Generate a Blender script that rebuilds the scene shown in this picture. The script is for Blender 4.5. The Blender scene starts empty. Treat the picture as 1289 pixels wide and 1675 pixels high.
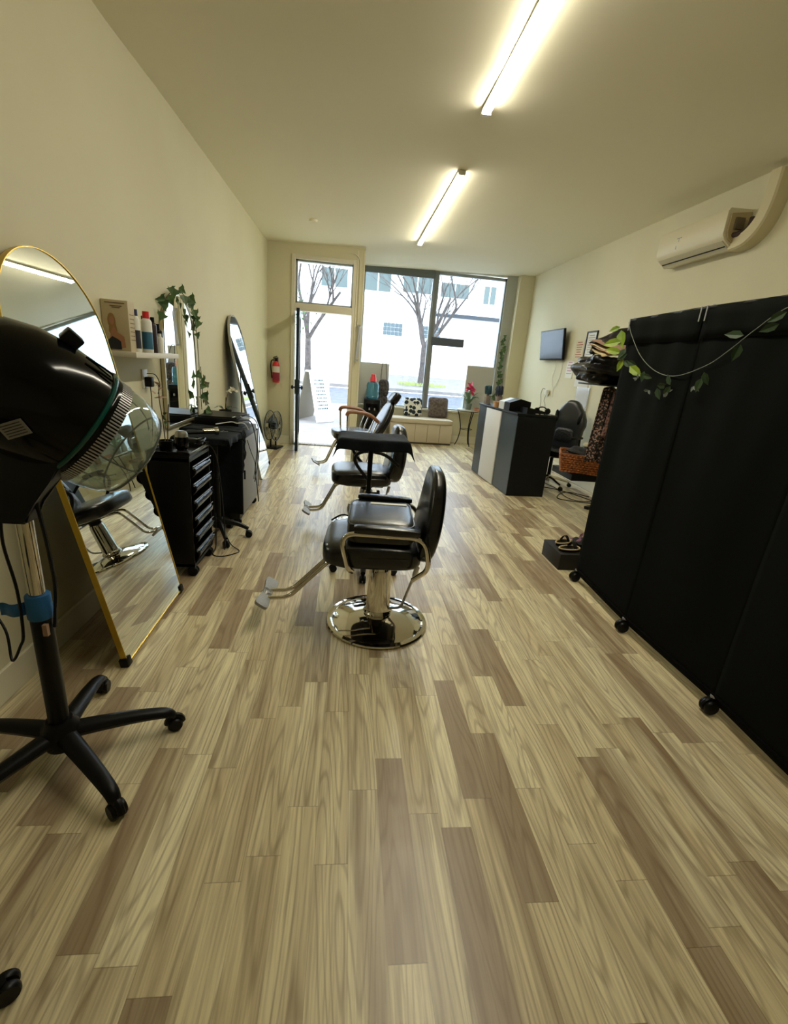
import bpy, bmesh, math, random
from mathutils import Matrix, Vector, Euler
PI = math.pi
sc = bpy.context.scene
COL = sc.collection
V = Vector

# ------------------------------------------------------------------ camera
cam = bpy.data.cameras.new('camera'); camo = bpy.data.objects.new('camera', cam); COL.objects.link(camo)
def cam_axes(p, y, r):
    cy, sy, cp, sp, cr, sr = math.cos(y), math.sin(y), math.cos(p), math.sin(p), math.cos(r), math.sin(r)
    P = Matrix(((1, 0, 0), (0, cp, -sp), (0, sp, cp))); Q = Matrix(((cr, -sr, 0), (sr, cr, 0), (0, 0, 1)))
    W = Q @ P @ Matrix(((cy, -sy, 0), (0, 0, -1), (sy, cy, 0)))   # columns: world axes seen by the camera (x right, y down, z fwd)
    return W
W = cam_axes(0.3093, 0.1149, 0.084)
right, down, fwd = W[0], W[1], W[2]
camo.matrix_world = Matrix(((right[0], -down[0], -fwd[0], 0), (right[1], -down[1], -fwd[1], 0), (right[2], -down[2], -fwd[2], 1.45), (0, 0, 0, 1)))
cam.sensor_fit = 'VERTICAL'; cam.sensor_height = 36; cam.lens = 36 * 750.2 / 1675; cam.clip_start = 0.05; cam.clip_end = 300
sc.camera = camo
# ------------------------------------------------------------------ sky and exposure
world = bpy.data.worlds.new('sky'); sc.world = world; world.use_nodes = True
bgn = world.node_tree.nodes['Background']; bgn.inputs[0].default_value = (0.74, 0.87, 1.0, 1); bgn.inputs[1].default_value = 6.2
TUBE = 58.0
sc.cycles.transparent_max_bounces = 24
vs = sc.view_settings; vs.view_transform = 'Standard'; vs.look = 'None'; vs.gamma = 1; vs.use_curve_mapping = False; vs.exposure = 0.55

# ------------------------------------------------------------------ materials
def S(r, g, b):
    f = lambda c: (c / 255 / 12.92) if c / 255 <= 0.04045 else ((c / 255 + 0.055) / 1.055) ** 2.4
    return (f(r), f(g), f(b), 1)
MATS = {}
def mat(name, col=(200, 200, 200), rough=0.5, metal=0.0, spec=0.5, bump=None, vary=None, sheen=0, coat=0, trans=0, alpha=1, ior=1.45):
    if name in MATS: return MATS[name]
    m = bpy.data.materials.new(name); m.use_nodes = True; nt = m.node_tree; b = nt.nodes['Principled BSDF']
    b.inputs['Base Color'].default_value = S(*col); b.inputs['Roughness'].default_value = rough; b.inputs['Metallic'].default_value = metal
    b.inputs['Specular IOR Level'].default_value = spec; b.inputs['IOR'].default_value = ior
    if sheen: b.inputs['Sheen Weight'].default_value = sheen
    if coat: b.inputs['Coat Weight'].default_value = coat; b.inputs['Coat Roughness'].default_value = 0.05
    if trans: b.inputs['Transmission Weight'].default_value = trans
    if alpha < 1: b.inputs['Alpha'].default_value = alpha
    tc = None
    if bump or vary:
        tc = nt.nodes.new('ShaderNodeTexCoord')
    if bump:
        n = nt.nodes.new('ShaderNodeTexNoise'); n.inputs['Scale'].default_value = bump[0]; n.inputs['Detail'].default_value = 4
        bp = nt.nodes.new('ShaderNodeBump'); bp.inputs['Strength'].default_value = bump[1]; bp.inputs['Distance'].default_value = 0.01
        nt.links.new(tc.outputs['Object'], n.inputs['Vector']); nt.links.new(n.outputs['Fac'], bp.inputs['Height']); nt.links.new(bp.outputs['Normal'], b.inputs['Normal'])
    if vary:
        n = nt.nodes.new('ShaderNodeTexNoise'); n.inputs['Scale'].default_value = vary[0]; n.inputs['Detail'].default_value = 3
        mx = nt.nodes.new('ShaderNodeMix'); mx.data_type = 'RGBA'
        rp = nt.nodes.new('ShaderNodeMapRange'); rp.inputs[1].default_value = 0.35; rp.inputs[2].default_value = 0.65
        nt.links.new(tc.outputs['Object'], n.inputs['Vector']); nt.links.new(n.outputs['Fac'], rp.inputs[0]); nt.links.new(rp.outputs[0], mx.inputs['Factor'])
        mx.inputs[6].default_value = S(*col); mx.inputs[7].default_value = S(*vary[1]); nt.links.new(mx.outputs[2], b.inputs['Base Color'])
    MATS[name] = m; return m
def emis(name, col, strength):
    m = bpy.data.materials.new(name); m.use_nodes = True; nt = m.node_tree; b = nt.nodes['Principled BSDF']
    b.inputs['Base Color'].default_value = (0.9, 0.9, 0.9, 1); b.inputs['Emission Color'].default_value = (*col, 1); b.inputs['Emission Strength'].default_value = strength
    MATS[name] = m; return m
def clear(name, tint=(1, 1, 1), gl=0.1, rough=0.0, opaque=0.0, dcol=(200, 200, 200)):
    """thin clear sheet: see-through with a fresnel gloss, optionally a little haze"""
    m = bpy.data.materials.new(name); m.use_nodes = True; nt = m.node_tree; nt.nodes.clear()
    o = nt.nodes.new('ShaderNodeOutputMaterial'); t = nt.nodes.new('ShaderNodeBsdfTransparent'); t.inputs[0].default_value = (*tint, 1)
    g = nt.nodes.new('ShaderNodeBsdfGlossy'); g.inputs['Roughness'].default_value = rough
    mx = nt.nodes.new('ShaderNodeMixShader'); lw = nt.nodes.new('ShaderNodeLayerWeight'); lw.inputs[0].default_value = .5
    kk = N(nt); nt.links.new(kk.m('MULTIPLY_ADD', kk.m('POWER', lw.outputs['Facing'], 4.0), .25 + gl * 1.5, .03 + gl * .15), mx.inputs[0]); nt.links.new(t.outputs[0], mx.inputs[1]); nt.links.new(g.outputs[0], mx.inputs[2])
    last = mx
    if opaque:
        d = nt.nodes.new('ShaderNodeBsdfDiffuse'); d.inputs[0].default_value = S(*dcol); m2 = nt.nodes.new('ShaderNodeMixShader'); m2.inputs[0].default_value = opaque
        nt.links.new(mx.outputs[0], m2.inputs[1]); nt.links.new(d.outputs[0], m2.inputs[2]); last = m2
    nt.links.new(last.outputs[0], o.inputs[0]); MATS[name] = m; return m

class N:
    """tiny node helper for maths"""
    def __init__(s, nt): s.nt = nt
    def val(s, x, i):
        if isinstance(x, (int, float)): i.default_value = x
        else: s.nt.links.new(x, i)
    def m(s, op, a, b=None, c=None):
        n = s.nt.nodes.new('ShaderNodeMath'); n.operation = op; s.val(a, n.inputs[0])
        if b is not None: s.val(b, n.inputs[1])
        if c is not None: s.val(c, n.inputs[2])
        return n.outputs[0]
    def xyz(s, a, b, c):
        n = s.nt.nodes.new('ShaderNodeCombineXYZ')
        for i, x in enumerate((a, b, c)): s.val(x, n.inputs[i])
        return n.outputs[0]
    def noise(s, v, sc_, det=2, dist=0):
        n = s.nt.nodes.new('ShaderNodeTexNoise'); s.nt.links.new(v, n.inputs['Vector']); n.inputs['Scale'].default_value = sc_; n.inputs['Detail'].default_value = det; n.inputs['Distortion'].default_value = dist
        return n.outputs['Fac']
    def wn(s, v):
        n = s.nt.nodes.new('ShaderNodeTexWhiteNoise'); n.noise_dimensions = '3D'; s.nt.links.new(v, n.inputs['Vector']); return n.outputs['Value']
    def mix(s, f, a, b):
        n = s.nt.nodes.new('ShaderNodeMix'); n.data_type = 'RGBA'; s.val(f, n.inputs['Factor'])
        for x, i in ((a, 6), (b, 7)):
            if isinstance(x, tuple): n.inputs[i].default_value = x
            else: s.nt.links.new(x, n.inputs[i])
        return n.outputs[2]
    def rng(s, x, a, b, c=0, d=1):
        n = s.nt.nodes.new('ShaderNodeMapRange'); s.val(x, n.inputs[0])
        for i, q in enumerate((a, b, c, d)): n.inputs[i + 1].default_value = q
        return n.outputs[0]

def floor_material():
    m = bpy.data.materials.new('vinyl_plank'); m.use_nodes = True; nt = m.node_tree; b = nt.nodes['Principled BSDF']; k = N(nt)
    g = nt.nodes.new('ShaderNodeNewGeometry'); sp = nt.nodes.new('ShaderNodeSeparateXYZ'); nt.links.new(g.outputs['Position'], sp.inputs[0])
    x, y = sp.outputs[0], sp.outputs[1]
    u = k.m('DIVIDE', k.m('ADD', x, 10.082), 0.1025); cf = k.m('FLOOR', u); fx = k.m('FRACT', u)
    r1 = k.wn(k.xyz(cf, 3.3, 1.7)); v = k.m('ADD', k.m('DIVIDE', y, 0.64), k.m('MULTIPLY', r1, 9.0)); rf = k.m('FLOOR', v); fy = k.m('FRACT', v)
    w1 = k.wn(k.xyz(cf, rf, 5.1)); w2 = k.wn(k.xyz(cf, rf, 9.7))
    # cathedral grain: contour lines of a stretched noise
    gx = k.m('ADD', k.m('MULTIPLY', x, 7.5), k.m('MULTIPLY', w1, 40.0)); gy = k.m('ADD', k.m('MULTIPLY', y, 0.62), k.m('MULTIPLY', w2, 30.0))
    n1 = k.noise(k.xyz(gx, gy, k.m('MULTIPLY', w1, 17)), 1.0, 1.5, 0.25)
    ring = k.m('SINE', k.m('MULTIPLY', n1, 105.0)); ring = k.rng(ring, 0.1, 1.0)
    ring = k.m('POWER', ring, 1.7)
    fine = k.noise(k.xyz(k.m('MULTIPLY', x, 150.0), k.m('MULTIPLY', y, 5.0), w1), 1.0, 3)
    broad = k.noise(k.xyz(k.m('ADD', k.m('MULTIPLY', x, 17.0), k.m('MULTIPLY', w1, 30.0)), k.m('MULTIPLY', y, 0.9), k.m('MULTIPLY', w2, 19.0)), 1.0, 2)
    light = k.mix(w2, S(240, 231, 192), S(220, 206, 166)); darkc = k.mix(w1, S(144, 126, 100), S(170, 152, 124))
    isd = k.rng(k.m('ADD', w1, k.m('MULTIPLY', k.m('SUBTRACT', broad, 0.5), 0.55)), 0.60, 0.84)
    base = k.mix(isd, light, darkc)
    base = k.mix(k.m('MULTIPLY', k.rng(broad, 0.42, 0.70), 0.5), base, S(142, 116, 84))
    base = k.mix(k.m('MULTIPLY', ring, 0.38), base, S(112, 86, 58))
    base = k.mix(k.m('MULTIPLY', k.rng(fine, 0.42, 0.75), 0.46), base, S(120, 98, 70))
    sx = k.m('LESS_THAN', k.m('MINIMUM', fx, k.m('SUBTRACT', 1.0, fx)), 0.010); sy = k.m('LESS_THAN', k.m('MINIMUM', fy, k.m('SUBTRACT', 1.0, fy)), 0.0018)
    base = k.mix(k.m('MULTIPLY', k.m('MAXIMUM', k.m('MULTIPLY', sx, 0.5), sy), 0.45), base, S(84, 66, 46))
    nt.links.new(base, b.inputs['Base Color'])
    b.inputs['Roughness'].default_value = 0.33; b.inputs['IOR'].default_value = 1.5; b.inputs['Specular IOR Level'].default_value = 0.55
    # soft ripples of the loose-laid vinyl sheet, running across the room, plus a fine emboss
    h1 = k.noise(k.xyz(k.m('MULTIPLY', x, 0.9), k.m('MULTIPLY', y, 4.5), 0.0), 1.0, 2, 0.4)
    h2 = k.noise(k.xyz(k.m('MULTIPLY', x, 60), k.m('MULTIPLY', y, 12), 0.0), 1.0, 2)
    wy = k.m('ADD', k.m('MULTIPLY', y, 9.5), k.m('MULTIPLY', k.noise(k.xyz(k.m('MULTIPLY', x, 0.8), k.m('MULTIPLY', y, 0.7), 4.0), 1.0, 1), 5.0))
    h3 = k.m('POWER', k.m('MAXIMUM', k.m('COSINE', wy), 0.0), 14.0)
    hh = k.m('ADD', k.m('ADD', k.m('MULTIPLY', h1, 1.0), k.m('MULTIPLY', h3, 0.16)), k.m('MULTIPLY', h2, 0.03))
    bp = nt.nodes.new('ShaderNodeBump'); bp.inputs['Strength'].default_value = 0.22; bp.inputs['Distance'].default_value = 0.02
    nt.links.new(hh, bp.inputs['Height']); nt.links.new(bp.outputs['Normal'], b.inputs['Normal'])
    return m
FLOOR = floor_material()
WALL = mat('cream_wall_paint', (214, 208, 178), 0.75, bump=(14, 0.12), vary=(0.9, (209, 202, 171)))
CEIL = mat('cream_ceiling_paint', (238, 232, 208), 0.8, bump=(9, 0.1))
TRIM = mat('white_trim_paint', (226, 220, 196), 0.45)
FRAMEW = mat('off_white_frame_paint', (214, 208, 188), 0.5)
ALU = mat('grey_aluminium', (150, 156, 158), 0.4, 0.6)
BLKLEA = mat('black_leather', (7, 9, 12), 0.26, spec=0.6, bump=(60, 0.08))
BLKFAB = mat('black_fabric', (9, 9, 9), 0.95, spec=0.08, bump=(120, 0.3))
SCRFAB = mat('screen_fabric', (13, 15, 13), 0.9, spec=0.08, bump=(3.0, 0.5))
BLKPLA = mat('black_plastic', (7, 8, 9), 0.4, spec=0.25)
GLOSSB = mat('gloss_black_plastic', (3, 4, 5), 0.12, spec=0.25)
CHROME = mat('chrome', (205, 200, 190), 0.06, 1.0)
STEEL = mat('brushed_steel', (170, 170, 168), 0.28, 1.0)
GREYCAP = mat('grey_cap', (150, 150, 150), 0.4)
GOLD = mat('gold_metal', (190, 158, 60), 0.3, 0.7)
MIRROR = mat('mirror_glass', (232, 236, 234), 0.0, 1.0)
DESKB = mat('desk_dark_laminate', (13, 18, 22), 0.42, spec=0.3)
DESKW = mat('desk_white_laminate', (206, 206, 204), 0.45)
WOODARM = mat('warm_wood', (150, 100, 66), 0.4, vary=(9, (120, 78, 50)))
RED = mat('red_plastic', (205, 40, 42), 0.35)
TEAL = mat('teal_plastic', (10, 74, 66), 0.25)
BLUETAPE = mat('blue_tape', (22, 92, 150), 0.6)
WHITEP = mat('white_plastic', (225, 224, 215), 0.4)
PAPER = mat('white_paper', (222, 220, 212), 0.8)
LEAF = mat('ivy_leaf', (84, 112, 62), 0.5, vary=(12, (46, 76, 42)))
LEAFY = mat('bright_leaf', (146, 168, 48), 0.5, vary=(10, (100, 130, 40)))
STEM = mat('brown_stem', (66, 52, 36), 0.7)
WICK = mat('wicker', (186, 118, 66), 0.55, vary=(50, (128, 74, 40)))
BEIGE = mat('beige_upholstery', (196, 184, 160), 0.8, bump=(40, 0.2))
GLASS = clear('window_glass', (0.97, 0.99, 1.0), 0.12)

# ------------------------------------------------------------------ mesh helpers
def B(): return bmesh.new()
def T(x=0, y=0, z=0): return Matrix.Translation((x, y, z))
def R(ax, deg): return Matrix.Rotation(math.radians(deg), 4, ax)
def basis(o, x, y):
    x = V(x).normalized(); y = V(y); y = (y - x * x.dot(y)).normalized(); z = x.cross(y)
    m = Matrix.Identity(4)
    for i, c in enumerate((x, y, z)):
        for j in range(3): m[j][i] = c[j]
    m.translation = V(o); return m
def box(bm, c, s, M=None, bev=0.0, seg=2):
    M = M or Matrix.Identity(4)
    r = bmesh.ops.create_cube(bm, size=1, matrix=M @ T(*c) @ Matrix.Diagonal((*s, 1)))
    if bev:
        es = set()
        for v in r['verts']: es.update(v.link_edges)
        bmesh.ops.bevel(bm, geom=list(es), offset=bev, segments=seg, affect='EDGES', profile=0.5)
def box2(bm, a, b, M=None, bev=0.0):
    box(bm, [(a[i] + b[i]) / 2 for i in range(3)], [abs(b[i] - a[i]) for i in range(3)], M, bev)
def smoothpath(pts, n=6):
    P = [V(p) for p in pts]
    if len(P) < 3: return P
    out = []
    for i in range(len(P) - 1):
        p0 = P[max(i - 1, 0)]; p1 = P[i]; p2 = P[i + 1]; p3 = P[min(i + 2, len(P) - 1)]
        for k in range(n):
            t = k / n
            out.append(0.5 * ((2 * p1) + (p2 - p0) * t + (2 * p0 - 5 * p1 + 4 * p2 - p3) * t * t + (3 * p1 - p0 - 3 * p2 + p3) * t ** 3))
    out.append(P[-1]); return out
def roundpath(pts, r=0.05, n=5):
    """polyline with rounded corners"""
    P = [V(p) for p in pts]; out = [P[0]]
    for i in range(1, len(P) - 1):
        a, b, c = P[i - 1], P[i], P[i + 1]; d1 = (a - b); d2 = (c - b)
        rr = min(r, d1.length * 0.45, d2.length * 0.45); s = b + d1.normalized() * rr; e = b + d2.normalized() * rr
        for k in range(n + 1):
            t = k / n; out.append(s.lerp(b, t).lerp(b.lerp(e, t), t))
    out.append(P[-1]); return out
def tube(bm, pts, r, n=8, closed=False, cap=True, flat=1.0):
    P = [V(p) for p in pts]; m = len(P)
    rr = r if isinstance(r, (list, tuple)) else [r] * m
    if isinstance(r, (list, tuple)) and len(r) != m: rr = [r[0] + (r[-1] - r[0]) * i / (m - 1) for i in range(m)]
    rings = []; up = None
    for i in range(m):
        if closed: d = P[(i + 1) % m] - P[i - 1]
        else: d = P[min(i + 1, m - 1)] - P[max(i - 1, 0)]
        d.normalize()
        if up is None:
            up = V((0, 0, 1)) if abs(d.z) < 0.9 else V((1, 0, 0))
        a = d.cross(up)
        if a.length < 1e-5: a = d.cross(V((0.3, 1, 0.2)))
        a.normalize(); up = a.cross(d).normalized()
        rings.append([bm.verts.new(P[i] + a * math.cos(t) * rr[i] + up * math.sin(t) * rr[i] * flat) for t in [2 * PI * k / n for k in range(n)]])
    for i in range(m if closed else m - 1):
        A, Bq = rings[i], rings[(i + 1) % m]
        for k in range(n): bm.faces.new((A[k], A[(k + 1) % n], Bq[(k + 1) % n], Bq[k]))
    if cap and not closed:
        bm.faces.new(rings[0][::-1]); bm.faces.new(rings[-1])
def lathe(bm, prof, M=None, n=32, sx=1, sy=1):
    """prof: list of (radius, height) round local Z"""
    M = M or Matrix.Identity(4); rings = []
    for r, h in prof:
        if r < 1e-5: rings.append([bm.verts.new(M @ V((0, 0, h)))])
        else: rings.append([bm.verts.new(M @ V((r * sx * math.cos(2 * PI * k / n), r * sy * math.sin(2 * PI * k / n), h))) for k in range(n)])
    for A, Q in zip(rings, rings[1:]):
        for k in range(n):
            k2 = (k + 1) % n
            if len(A) == 1 and len(Q) == 1: continue
            if len(A) == 1: bm.faces.new((A[0], Q[k2], Q[k]))
            elif len(Q) == 1: bm.faces.new((A[k], A[k2], Q[0]))
            else: bm.faces.new((A[k], A[k2], Q[k2], Q[k]))
    for e in (rings[0], rings[-1]):
        if len(e) > 1:
            try: bm.faces.new(e)
            except ValueError: pass
def cyl(bm, a, b, r, n=16, r2=None):
    tube(bm, [a, b], [r, r if r2 is None else r2], n)
def sup(bm, c, s, n=5, M=None, sub=4, f=None):
    """soft box (superellipsoid): centre c, full sizes s; f deforms unit coords"""
    M = M or Matrix.Identity(4); t = bmesh.new(); bmesh.ops.create_cube(t, size=2)
    bmesh.ops.subdivide_edges(t, edges=t.edges[:], cuts=2 ** sub // 2, use_grid_fill=True)
    idx = {}
    for v in t.verts:
        p = v.co.copy(); q = p / ((abs(p.x) ** n + abs(p.y) ** n + abs(p.z) ** n) ** (1 / n))
        if f: q = V(f(q))
        idx[v.index] = bm.verts.new(M @ V((c[0] + q.x * s[0] / 2, c[1] + q.y * s[1] / 2, c[2] + q.z * s[2] / 2)))
    t.verts.index_update()
    for fc in t.faces: bm.faces.new([idx[v.index] for v in fc.verts])
    t.free()
def prism(bm, pts, z0, z1, M=None):
    M = M or Matrix.Identity(4)
    a = [bm.verts.new(M @ V((p[0], p[1], z0))) for p in pts]; b = [bm.verts.new(M @ V((p[0], p[1], z1))) for p in pts]
    bm.faces.new(a[::-1]); bm.faces.new(b); n = len(pts)
    for i in range(n): bm.faces.new((a[i], a[(i + 1) % n], b[(i + 1) % n], b[i]))
def arch(w, h, inset=0, n=20, e=1.0):
    r = w / 2; H = h - r * e
    p = [(-r + inset, inset), (r - inset, inset)]
    for k in range(n + 1):
        a = PI * k / n; p.append(((r - inset) * math.cos(a), H + (r * e - inset) * math.sin(a)))
    return p
def sheet(bm, f, nu, nv, M=None):
    M = M or Matrix.Identity(4)
    g = [[bm.verts.new(M @ V(f(i / nu, j / nv))) for j in range(nv + 1)] for i in range(nu + 1)]
    for i in range(nu):
        for j in range(nv): bm.faces.new((g[i][j], g[i + 1][j], g[i + 1][j + 1], g[i][j + 1]))

# ------------------------------------------------------------------ objects
WM = {}
def wm(o): return WM.get(o.name, Matrix.Identity(4))
def mk(name, bm, m, parent=None, world=False, smooth=True, solid=0, sub=0, ang=40):
    if world and parent is not None: bmesh.ops.transform(bm, matrix=wm(parent).inverted(), verts=bm.verts)
    bmesh.ops.recalc_face_normals(bm, faces=bm.faces)
    me = bpy.data.meshes.new(name); bm.to_mesh(me); bm.free()
    if isinstance(m, (list, tuple)):
        for q in m: me.materials.append(q)
    else: me.materials.append(m)
    if smooth:
        for p in me.polygons: p.use_smooth = True
        me.set_sharp_from_angle(angle=math.radians(ang))
    o = bpy.data.objects.new(name, me); COL.objects.link(o)
    if parent is not None: o.parent = parent
    WM[o.name] = wm(parent) if parent is not None else Matrix.Identity(4)
    if solid: md = o.modifiers.new('s', 'SOLIDIFY'); md.thickness = solid; md.offset = 0
    if sub: md = o.modifiers.new('u', 'SUBSURF'); md.levels = sub; md.render_levels = sub
    return o
def thing(name, label, cat, loc=(0, 0, 0), rz=0, group=None):
    o = bpy.data.objects.new(name, None); COL.objects.link(o); o.empty_display_size = 0.1
    o.location = loc; o.rotation_euler = (0, 0, rz); WM[o.name] = T(*loc) @ Matrix.Rotation(rz, 4, 'Z')
    o['label'] = label; o['category'] = cat
    if group: o['group'] = group
    return o
def tag(o, label, cat, group=None, kind=None):
    o['label'] = label; o['category'] = cat
    if group: o['group'] = group
    if kind: o['kind'] = kind
    return o
def struct(name, bm, m, parent=None, **k):
    o = mk(name, bm, m, parent, smooth=k.pop('smooth', False), **k)
    if parent is None: o['kind'] = 'structure'
    return o
def sroot(name):
    o = bpy.data.objects.new(name, None); COL.objects.link(o); o['kind'] = 'structure'; return o

# ================================================================== SETTING
XL, XR, YD, YW, YB = -1.36, 3.38, 8.10, 9.50, -1.9
bm = B(); box2(bm, (XL - .15, YB - .1, -.1), (XR + .15, YW + .1, 0)); struct('floor', bm, FLOOR)
def ceilz(x, y): return 3.03 + 0.07 * max(0, min(1, y / 8.1)) + (3.21 - 3.06) * (x - XL) / (XR - XL) * (1.0)
bm = B(); sheet(bm, lambda u, v: (XL - .15 + u * (XR - XL + .3), YB - .1 + v * (YW + .3 - YB), ceilz(XL - .15 + u * (XR - XL + .3), YB + v * (YW + .2 - YB)) - 0.018 * math.exp(-((v * 11.7 - 5.2) / .5) ** 2)), 12, 36)
r = bmesh.ops.extrude_face_region(bm, geom=bm.faces[:]); bmesh.ops.translate(bm, vec=(0, 0, .12), verts=[e for e in r['geom'] if isinstance(e, bmesh.types.BMVert)])
struct('ceiling', bm, CEIL, smooth=True)
bm = B(); box2(bm, (XL - .15, YB, -.05), (XL, YD, 3.3)); struct('wall_left', bm, WALL)
bm = B(); box2(bm, (XR, YB, -.05), (XR + .15, YW + .1, 3.45)); struct('wall_right', bm, WALL)
bm = B(); box2(bm, (XL - .15, YB - .15, -.05), (XR + .15, YB, 3.45)); struct('wall_back', bm, WALL)
# front wall round the door: x from XL to .12, opening -0.93..-0.03
dx0, dx1, dh, tz0, tz1 = -0.93, -0.03, 2.16, 2.27, 2.90
bm = B()
box2(bm, (XL - .15, YD, 0), (dx0 - .06, YD + .14, 3.4)); box2(bm, (dx1 + .05, YD, 0), (.15, YD + .14, 3.4)); box2(bm, (dx0 - .06, YD, tz1 + .06), (dx1 + .05, YD + .14, 3.4))
struct('wall_front', bm, WALL)
bm = B(); box2(bm, (.03, YD + .14, 0), (.15, YW + .1, 3.4)); struct('wall_return', bm, WALL)
# window wall
wx0, wx1, wz0, wz1 = .17, 2.90, .62, 3.19
bm = B()
box2(bm, (.15, YW, 0), (XR, YW + .12, wz0)); box2(bm, (wx1 + .03, YW, wz0), (XR, YW + .12, 3.45)); box2(bm, (.15, YW, wz1 + .03), (XR, YW + .12, 3.45))
struct('wall_window', bm, WALL)
bm = B(); box2(bm, (3.10, YW - .18, 0), (XR, YW, 3.4), bev=.004); struct('wall_pier', bm, WALL)
bm = B(); box2(bm, (wx1 + .0, YW - .03, wz0), (3.10, YW, 3.3)); struct('trim_1', bm, mat('grey_reveal_paint', (176, 178, 170), .5))
# baseboards
def baseb(name, a, b):
    bm = B(); box2(bm, a, b, bev=.004); struct(name, bm, TRIM)
baseb('baseboard_left', (XL, YB, 0), (XL + .015, YD, .14))
baseb('baseboard_right', (XR - .015, YB, 0), (XR, YW - .18, .165))
baseb('baseboard_front', (XL + .015, YD - .015, 0), (dx0 - .07, YD, .14))
baseb('baseboard_window', (.16, YW - .015, 0), (3.09, YW, .14))
baseb('trim_2', (.15, YW - .05, wz0), (2.93, YW + .03, wz0 + .035))
# door frame and transom
w = sroot('window_1')
bm = B()
for a, b in (((dx0 - .06, YD - .02, 0), (dx0, YD + .15, tz1 + .06)), ((dx1, YD - .02, 0), (dx1 + .05, YD + .15, tz1 + .06)), ((dx0, YD - .02, tz1), (dx1, YD + .15, tz1 + .06)), ((dx0, YD - .02, dh), (dx1, YD + .15, tz0))):
    box2(bm, a, b, bev=.005)
struct('window_frame', bm, FRAMEW, w)
bm = B()
for a, b in (((dx0, YD + .04, tz0), (dx0 + .03, YD + .1, tz1)), ((dx1 - .02, YD + .04, tz0), (dx1, YD + .1, tz1)), ((dx0, YD + .04, tz0), (dx1, YD + .1, tz0 + .025)), ((dx0, YD + .04, tz1 - .025), (dx1, YD + .1, tz1))): box2(bm, a, b)
struct('glazing_bead', bm, ALU, w)
bm = B(); box2(bm, (dx0 + .03, YD + .065, tz0 + .025), (dx1 - .02, YD + .072, tz1 - .025)); struct('pane', bm, GLASS, w)
# wide casing right of the door
bm = B(); box2(bm, (.03, YD - .012, 0), (.045, YD, 3.1)); box2(bm, (.13, YD - .012, 0), (.145, YD, 3.1)); struct('trim_3', bm, TRIM)
# shop windows
for i, (a, b) in enumerate(((wx0, 1.50), (1.56, wx1))):
    w = sroot('window_%d' % (i + 2)); bm = B(); t = .028
    box2(bm, (a, YW + .0, wz0 + .035), (a + t, YW + .07, wz1)); box2(bm, (b - t, YW + .0, wz0 + .035), (b, YW + .07, wz1)); box2(bm, (a, YW + .0, wz1 - .05), (b, YW + .07, wz1)); box2(bm, (a, YW, wz0 + .035), (b, YW + .07, wz0 + .06))
    struct('window_frame', bm, ALU, w)
    bm = B(); box2(bm, (a + t, YW + .03, wz0 + .06), (b - t, YW + .038, wz1 - .05)); struct('pane', bm, GLASS, w)
bm = B(); box2(bm, (1.495, YW - .02, wz0 + .03), (1.565, YW + .09, wz1), bev=.006); struct('trim_4', bm, mat('grey_mullion', (128, 132, 134), .45, .3))
bm = B(); box2(bm, (wx0, YW - .045, wz1 - .14), (1.49, YW - .005, wz1 + .02), bev=.008); o = mk('roller_blind', bm, mat('grey_blind', (110, 118, 122), .6)); tag(o, 'rolled-up grey blind at the top of the left shop window', 'blind')
# door leaf standing open, seen on edge
d = sroot('door_1'); bm = B(); hx, y0, y1 = -0.975, 7.38, 8.24
ROTD = T(-.872, 8.24, 0) @ R('Z', 4.4) @ T(.955, -8.24, 0)
box2(bm, (hx, y0, .02), (hx + .045, y0 + .09, 2.13), bev=.004); box2(bm, (hx, y1 - .09, .02), (hx + .045, y1, 2.13), bev=.004); box2(bm, (hx, y0, .02), (hx + .045, y1, .2)); box2(bm, (hx, y0, 2.03), (hx + .045, y1, 2.13))
DTEAL = mat('dark_teal_door_metal', (40, 52, 58), .35, .4)
bmesh.ops.transform(bm, matrix=ROTD, verts=bm.verts); struct('door_frame', bm, DTEAL, d)
bm = B(); box2(bm, (hx + .018, y0 + .09, .2), (hx + .026, y1 - .09, 2.03)); bmesh.ops.transform(bm, matrix=ROTD, verts=bm.verts); struct('pane', bm, GLASS, d)
bm = B()
for s in (-1, 1):
    cyl(bm, (hx + .022, y0 + .06, 1.0), (hx + .022 + s * .06, y0 + .06, 1.0), .011); lathe(bm, [(0, 0), (.03, .005), (.032, .02), (.02, .035), (0, .036)], T(hx + .022 + s * .055, y0 + .06, 1.0) @ R('Y', 90 * s), 14)
bmesh.ops.transform(bm, matrix=ROTD, verts=bm.verts); struct('door_handle', bm, BLKPLA, d, smooth=True)
bm = B(); box2(bm, (hx - .012, y0 + .03, .9), (hx + .057, y0 + .09, 1.12), bev=.004); bmesh.ops.transform(bm, matrix=ROTD, verts=bm.verts); struct('lock_plate', bm, DTEAL, d)
# threshold
bm = B(); box2(bm, (dx0, YD - .02, 0), (dx1, YD + .05, .018), bev=.004); box2(bm, (dx0, YD + .07, 0), (dx1, YD + .14, .018), bev=.004)
struct('trim_5', bm, mat('worn_threshold_metal', (168, 160, 150), .5, .3, vary=(55, (74, 68, 64))))

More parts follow.
